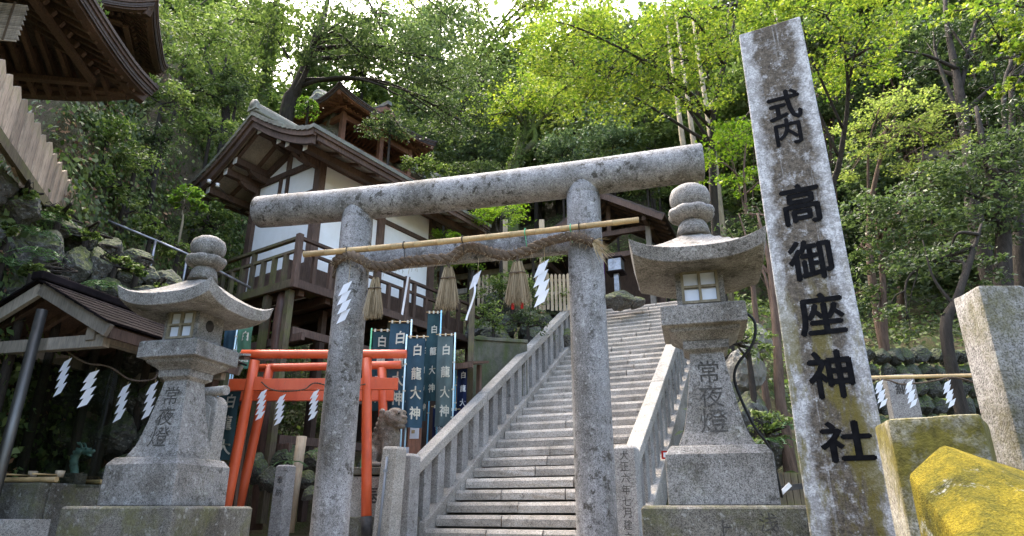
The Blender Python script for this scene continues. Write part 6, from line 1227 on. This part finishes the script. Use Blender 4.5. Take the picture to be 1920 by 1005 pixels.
# --- dark forest on the right
RF = 'dark forest trees right of the stairs'
tree('slender_tree', 'slender reddish-brown trunk rising between right lantern and stele', [(1478, 850, 9.2), (1462, 740, 9.2), (1455, 600, 9.3), (1440, 480, 9.4), (1420, 400, 9.6)], 0.085, [(1390, 400, 10.2, 40, 40), (1360, 450, 10.4, 40, 34), (1420, 440, 10, 30, 40)], 'leaf_dark', 0.08, dens=0.5, barkm='bark_tan', group=RF, extra=[([(1448, 520, 9.4), (1410, 470, 9.6), (1385, 400, 9.8)], 0.03)])
tree('evergreen_tree', 'dark evergreen with drooping sprays above the tall mossy post', [(1885, 560, 11.5), (1880, 420, 11.6), (1850, 300, 11.8), (1830, 200, 12)], 0.17, [(1860, 300, 11.4, 70, 40), (1900, 360, 11.2, 60, 36), (1800, 360, 11.8, 60, 36), (1850, 420, 11.4, 70, 34), (1900, 260, 11.6, 50, 40)], 'leaf_dark', 0.085, dens=1.0, group=RF)
tree('evergreen_tree', 'dark evergreen with broad leaves beside the middle of the stele', [(1660, 660, 11.6), (1655, 520, 11.6), (1640, 400, 11.8)], 0.09, [(1620, 400, 11.4, 60, 36), (1700, 390, 11.2, 60, 36), (1680, 440, 11.4, 70, 36), (1760, 420, 11.4, 60, 36), (1640, 480, 11.6, 50, 36), (1750, 340, 11.8, 60, 30), (1600, 560, 11.8, 40, 40)], 'leaf_dark', 0.085, dens=1.0, group=RF, barkm='bark_tan')
tree('leaning_tree', 'dark bent tree leaning over the bamboo rail', [(1775, 640, 9.8), (1795, 560, 9.8), (1825, 470, 9.9), (1840, 420, 10)], 0.09, [(1780, 480, 10.2, 50, 36), (1840, 500, 10.2, 50, 36), (1720, 500, 10.4, 50, 40), (1700, 600, 10.2, 50, 36)], 'leaf_dark', 0.08, dens=0.7, group=RF, extra=[([(1790, 575, 9.8), (1750, 520, 9.9), (1730, 450, 10)], 0.03)])
tree('cedar_tree', 'tall dark cedar with bare trunk behind the yellow maple tiers', [(1830, 420, 14.5), (1815, 280, 14.6), (1795, 150, 15), (1775, 40, 15.5), (1770, -60, 16)], 0.17, [(1750, 60, 15.5, 50, 30), (1820, 110, 15, 40, 26), (1840, 20, 15.5, 60, 36), (1720, 130, 15.4, 40, 24), (1870, 160, 15, 50, 40)], 'leaf_cedar', 0.12, 'needle', 1.0, 'bark_dark', 0.35, 0.3, RF, extra=[([(1805, 220, 14.8), (1850, 200, 14.6), (1890, 210, 14.4)], 0.07), ([(1795, 130, 15), (1740, 105, 15), (1690, 95, 15)], 0.06)])
tree('cedar_tree', 'massive dark cedar trunk at the shaded forest edge', [(1920, 620, 13), (1912, 450, 13), (1900, 300, 13.2), (1895, 100, 13.6)], 0.2, [(1880, 300, 12.8, 60, 50), (1900, 420, 12.6, 50, 50), (1850, 220, 13, 50, 40), (1930, 60, 13.5, 80, 60), (1940, 200, 13.2, 50, 60)], 'leaf_cedar', 0.12, 'needle', 1.0, 'bark_dark', 0.35, 0.3, RF)
k = 0
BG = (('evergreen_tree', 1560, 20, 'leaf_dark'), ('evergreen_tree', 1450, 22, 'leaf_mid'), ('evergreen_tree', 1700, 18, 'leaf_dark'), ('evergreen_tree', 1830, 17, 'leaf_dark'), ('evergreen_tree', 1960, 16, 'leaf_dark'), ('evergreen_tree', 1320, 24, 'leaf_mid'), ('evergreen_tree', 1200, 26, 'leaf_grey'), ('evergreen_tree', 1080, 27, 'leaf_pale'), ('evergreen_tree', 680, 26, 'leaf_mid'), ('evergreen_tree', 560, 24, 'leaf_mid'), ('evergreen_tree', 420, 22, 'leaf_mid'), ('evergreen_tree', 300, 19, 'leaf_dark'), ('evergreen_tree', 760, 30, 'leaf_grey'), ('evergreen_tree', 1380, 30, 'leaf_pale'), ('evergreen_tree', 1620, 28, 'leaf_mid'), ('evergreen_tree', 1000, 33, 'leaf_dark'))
LB = ['behind the stele top', 'behind the thin maple stem', 'behind the pale maple tiers', 'behind the bent leaning tree', 'beyond the tall mossy post', 'behind the torii beam end', 'uphill of the grey-green shrubs', 'high above the worship hall', 'above the cliff pavilion', 'above the white hall ridge', 'on the ivy slope top', 'above the small dark shrine roof', 'far behind the leaning tree', 'far behind the big maple', 'far behind the cedar', 'far behind the mossy forked trunk']
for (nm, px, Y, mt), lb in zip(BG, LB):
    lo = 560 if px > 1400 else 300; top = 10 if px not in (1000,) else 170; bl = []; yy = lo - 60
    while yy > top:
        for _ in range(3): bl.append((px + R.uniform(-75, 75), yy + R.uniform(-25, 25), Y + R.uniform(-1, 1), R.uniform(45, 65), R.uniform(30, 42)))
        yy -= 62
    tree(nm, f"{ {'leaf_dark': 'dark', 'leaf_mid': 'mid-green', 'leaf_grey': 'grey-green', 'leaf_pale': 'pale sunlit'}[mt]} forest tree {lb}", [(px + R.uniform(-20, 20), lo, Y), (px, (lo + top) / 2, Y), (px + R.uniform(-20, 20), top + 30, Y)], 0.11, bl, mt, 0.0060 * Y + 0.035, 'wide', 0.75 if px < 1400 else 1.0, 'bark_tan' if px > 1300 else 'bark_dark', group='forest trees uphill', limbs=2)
# pale standing trunks seen through the maple
for i, (px, Y) in enumerate(((1300, 17), (1322, 18), (1358, 16.5), (1540, 16))):
    b_ = at(px, 480, Y); g = thing('pale_trunk', ['pale bare trunk nearest the torii beam end', 'thin pale trunk between two paler ones behind the maple', 'pale trunk close to the stele side, behind maple leaves', 'pale straight trunk in the forest right of the stele'][i], 'tree trunk', (b_.x, Y, H(b_.x, Y) - .2), 0, 'bare trunks behind the maples')
    zz_ = at(px - 8, 20, Y).z - g.location.z; MB().tube([(0, 0, 0), (0.05, 0, zz_ * .5), (-0.1, 0, zz_)], [0.13, 0.09, 0.03], 9).build('trunk', 'bark_pale', g)

# --- ground cover: ivy and litter over the slopes
def scatter(name, label, cat, region, dens, leaf, mat, shape='wide', lift=0.05, cond=None):
    x0, x1, y0, y1 = region; n = int((x1 - x0) * (y1 - y0) * dens); pts = []; ups = []
    X = NR.uniform(x0, x1, n); Yv = NR.uniform(y0, y1, n)
    for x, y in zip(X, Yv):
        h = H(x, y); hx = H(x + .15, y) - h; hy = H(x, y + .15) - h
        if h < 0.35 or (cond and not cond(x, y, h)): continue
        lx, ly = wloc(x, y)
        if -3.2 < lx < 0.8 and -1.0 < ly < 5.2: continue
        s_, t_ = st(x, y)
        if abs(t_) < 1.8 and -1 < s_ < 12: continue
        nrm = Vector((-hx / .15, -hy / .15, 1)); ln = nrm.length; nrm /= ln
        k = 1 + int(min(4, (ln - 1) * 1.5))
        for _ in range(k):
            th = lift * (0.4 + 1.2 * abs(mnoise.noise(Vector((x * .8, y * .8, 0))))) * R.random() * 2.2
            pts.append((x + nrm.x * th + R.uniform(-.08, .08), y + nrm.y * th + R.uniform(-.08, .08), h + nrm.z * th + R.uniform(-.1, .1) * (ln - 1) * .5)); ups.append(nrm)
    me = leaf_mesh(name, pts, leaf, shape, 0.4, mat, 0.4, np.array(ups)); o = link(name, me); tag(o, label, cat, kind='stuff'); return o
scatter('ivy_cover', 'small-leaved ivy covering the steep slope behind the water pavilion', 'ivy', (-15, -4, 5.5, 19), 330, 0.085, 'leaf_ivy', 'wide', 0.14, lambda x, y, h: mnoise.noise(Vector((x * .5, y * .5, 9))) > -0.42)
scatter('leaf_litter', 'brown fallen leaves scattered over the steep ivy slope', 'leaf litter', (-15, -4, 6, 19), 40, 0.085, 'leaf_litter', 'leaf', 0.10)
scatter('undergrowth', 'low green undergrowth over the wooded hillside behind the halls', 'undergrowth', (-14, 14, 12, 34), 70, 0.16, 'leaf_mid', 'leaf', 0.30)
scatter('undergrowth', 'dark low undergrowth in the forest shade right of stairs', 'undergrowth', (2.5, 16, 6.0, 24), 55, 0.13, 'leaf_dark', 'leaf', 0.25)
# shrub clumps on the ivy slope
IV = 'shrubs on the ivy slope'
for i, (px, py, Y, rx, ry, mt, lf) in enumerate(((120, 215, 9.0, 60, 28, 'leaf_ivy', .055), (200, 240, 9.4, 60, 34, 'leaf_ivy', .055), (250, 300, 9.9, 60, 36, 'leaf_mid', .06), (300, 180, 11, 50, 40, 'leaf_mid', .07), (390, 240, 12.4, 60, 40, 'leaf_mid', .08), (300, 260, 10.8, 50, 30, 'leaf_dark', .07), (230, 370, 9.6, 40, 30, 'leaf_mid', .06), (400, 420, 11.8, 50, 40, 'leaf_ivy', .06), (330, 470, 10.2, 40, 30, 'leaf_mid', .06), (440, 170, 13.4, 40, 40, 'leaf_dark', .08), (340, 110, 12.6, 40, 40, 'leaf_mid', .08), (280, 430, 9.9, 30, 30, 'leaf_ivy', .05), (180, 330, 9.3, 40, 30, 'leaf_ivy', .055))):
    shrub('slope_shrub', ['ivy mound directly under the dark eaves', 'ivy mound beside the pale broken branch', 'leafy mound below the pale broken branch', 'leafy shrub below the small dark shrine roof', 'large leafy shrub left of the white hall roof', 'dark shrub in the hollow of the ivy slope', 'low shrub uphill of the steel handrail top', 'ivy mass under the left eave of white hall', 'fresh shrub at the lower end of steel handrail', 'dark shrub behind the white hall gable', 'shrub high beside the layered eaves', 'ivy tuft beside the middle handrail post', 'ivy mound behind the plank fence end'][i], px, py, Y, rx, ry, mt, lf, 'wide' if mt == 'leaf_ivy' else 'leaf', 0.8, group=IV)
# ferns among the boulders
def fern(px, py, Y, label, n=9, ln=0.32):
    p = at(px, py, Y); g = thing('fern', label, 'fern', p, R.uniform(0, 6), 'ferns on the boulders')
    for i in range(n):
        a = 2 * pi * i / n + R.uniform(-.2, .2); mb = MB(); q = [Vector((cos(a) * ln * t, sin(a) * ln * t, ln * (0.75 * t - 0.85 * t * t))) for t in np.linspace(0, 1, 9)]
        for j in range(1, 9):
            d = (q[j] - q[j - 1]).normalized(); sdv = d.cross(Vector((0, 0, 1))).normalized(); w_ = ln * 0.22 * (1 - abs(j / 9 - .35))
            for s_ in (-1, 1): mb.add([q[j], q[j] + sdv * s_ * w_ + d * w_ * .4, q[j] + d * ln * .07], [(0, 1, 2)])
        mb.tube(q, 0.004, 3, False); mb.build('frond', 'leaf_fern', g)
for i, a in enumerate(((95, 415, 7.2), (75, 480, 6.9), (20, 500, 6.8), (155, 560, 7.5), (195, 540, 7.7), (60, 440, 7.0), (1485, 800, 8.6), (1455, 830, 8.6), (545, 870, 9.7), (600, 850, 10.1))):
    fern(*a, ['fern on the topmost boulder below plank fence', 'fern hanging beside the round grey boulder', 'fern at the left boulder foot', 'fern above the pavilion ridge', 'fern between boulders behind the pavilion roof', 'fern between plank fence and grey boulder', 'fern at the foot of the slender brown trunk', 'fern beside the right lantern upper base', 'fern behind the thin inscribed stone marker', 'fern on the rock pile under the log stilts'][i], ln=0.30 if i < 8 else 0.24)

# small plants rooted between the boulders
for i, (px, py, Y, rx, ry, mt) in enumerate(((40, 365, 6.9, 34, 14, 'leaf_ivy'), (110, 400, 7.4, 26, 14, 'leaf_mid'), (160, 440, 7.8, 24, 14, 'leaf_ivy'), (215, 488, 8.0, 26, 14, 'leaf_mid'), (60, 505, 6.9, 22, 12, 'leaf_mid'), (255, 505, 8.1, 26, 14, 'leaf_ivy'), (15, 430, 6.8, 20, 14, 'leaf_ivy'), (300, 545, 8.3, 26, 16, 'leaf_mid'), (120, 545, 7.3, 24, 12, 'leaf_ivy'))):
    shrub('rock_plant', ['ivy spilling over the boulder top under the plank fence', 'leafy tuft at the end of the plank fence', 'ivy tuft over the mossy boulder crest', 'green tuft on the boulders below the handrail', 'small tuft under the round grey boulder', 'ivy at the boulder crest near the stone lantern finial', 'ivy in the shaded boulder crevice beside plank fence', 'leafy tuft where boulders meet the lantern roof', 'ivy trailing onto the pavilion ridge'][i], px, py, Y, rx, ry, mt, 0.045, 'wide', 0.9, group='plants between the boulders')
# far forest closing the view up the hill: one tree, copied
far0 = None
for i in range(46):
    az = radians(-48 + 96 * ((i * 0.381966) % 1.0)); Yf = 27 + 17 * ((i * 0.618034) % 1.0); x = Yf * math.tan(az); 
    if abs(math.degrees(az) + 0.9) < 1.0: continue
    z = H(x, Yf)
    if far0 is None:
        far0 = thing('far_forest_tree', 'far forest tree on the skyline of the wooded hill', 'tree', (x, Yf, z), 0, 'far forest trees on the skyline'); mb = MB(); mb.tube([(0, 0, -1), (0.2, 0, 4), (0, 0.2, 9)], [0.3, 0.22, 0.1], 7); pts = []
        for k in range(26):
            hh = R.uniform(2.0, 11.5); rr = 3.6 * (1 - abs(hh - 5.5) / 8.5); a = R.uniform(0, 6.28); c = Vector((cos(a) * rr * R.random(), sin(a) * rr * R.random(), hh)); pts.append(clump_points(c, (1.7, 1.7, 1.1), 14, 34, 0.5, 0.3)[0]); mb.tube([(0, 0, max(1, hh - 1.5)), c], [0.1, 0.03], 5)
        mb.build('trunk', 'bark_dark', far0); link('crown', leaf_mesh('crown', np.concatenate(pts), 0.30, 'wide', 0.4, 'leaf_mid'), None, far0); o = far0
    else: o = copy_tree(far0)
    o.location = (x, Yf, z); o.rotation_euler = (0, 0, i * 2.4); k = R.uniform(0.8, 1.25); o.scale = (k, k, k)
tris = sum(sum(len(p.vertices) - 2 for p in me.polygons) for me in bpy.data.meshes if me.users); print('TRIS', tris, 'scene objects', len(bpy.data.objects))
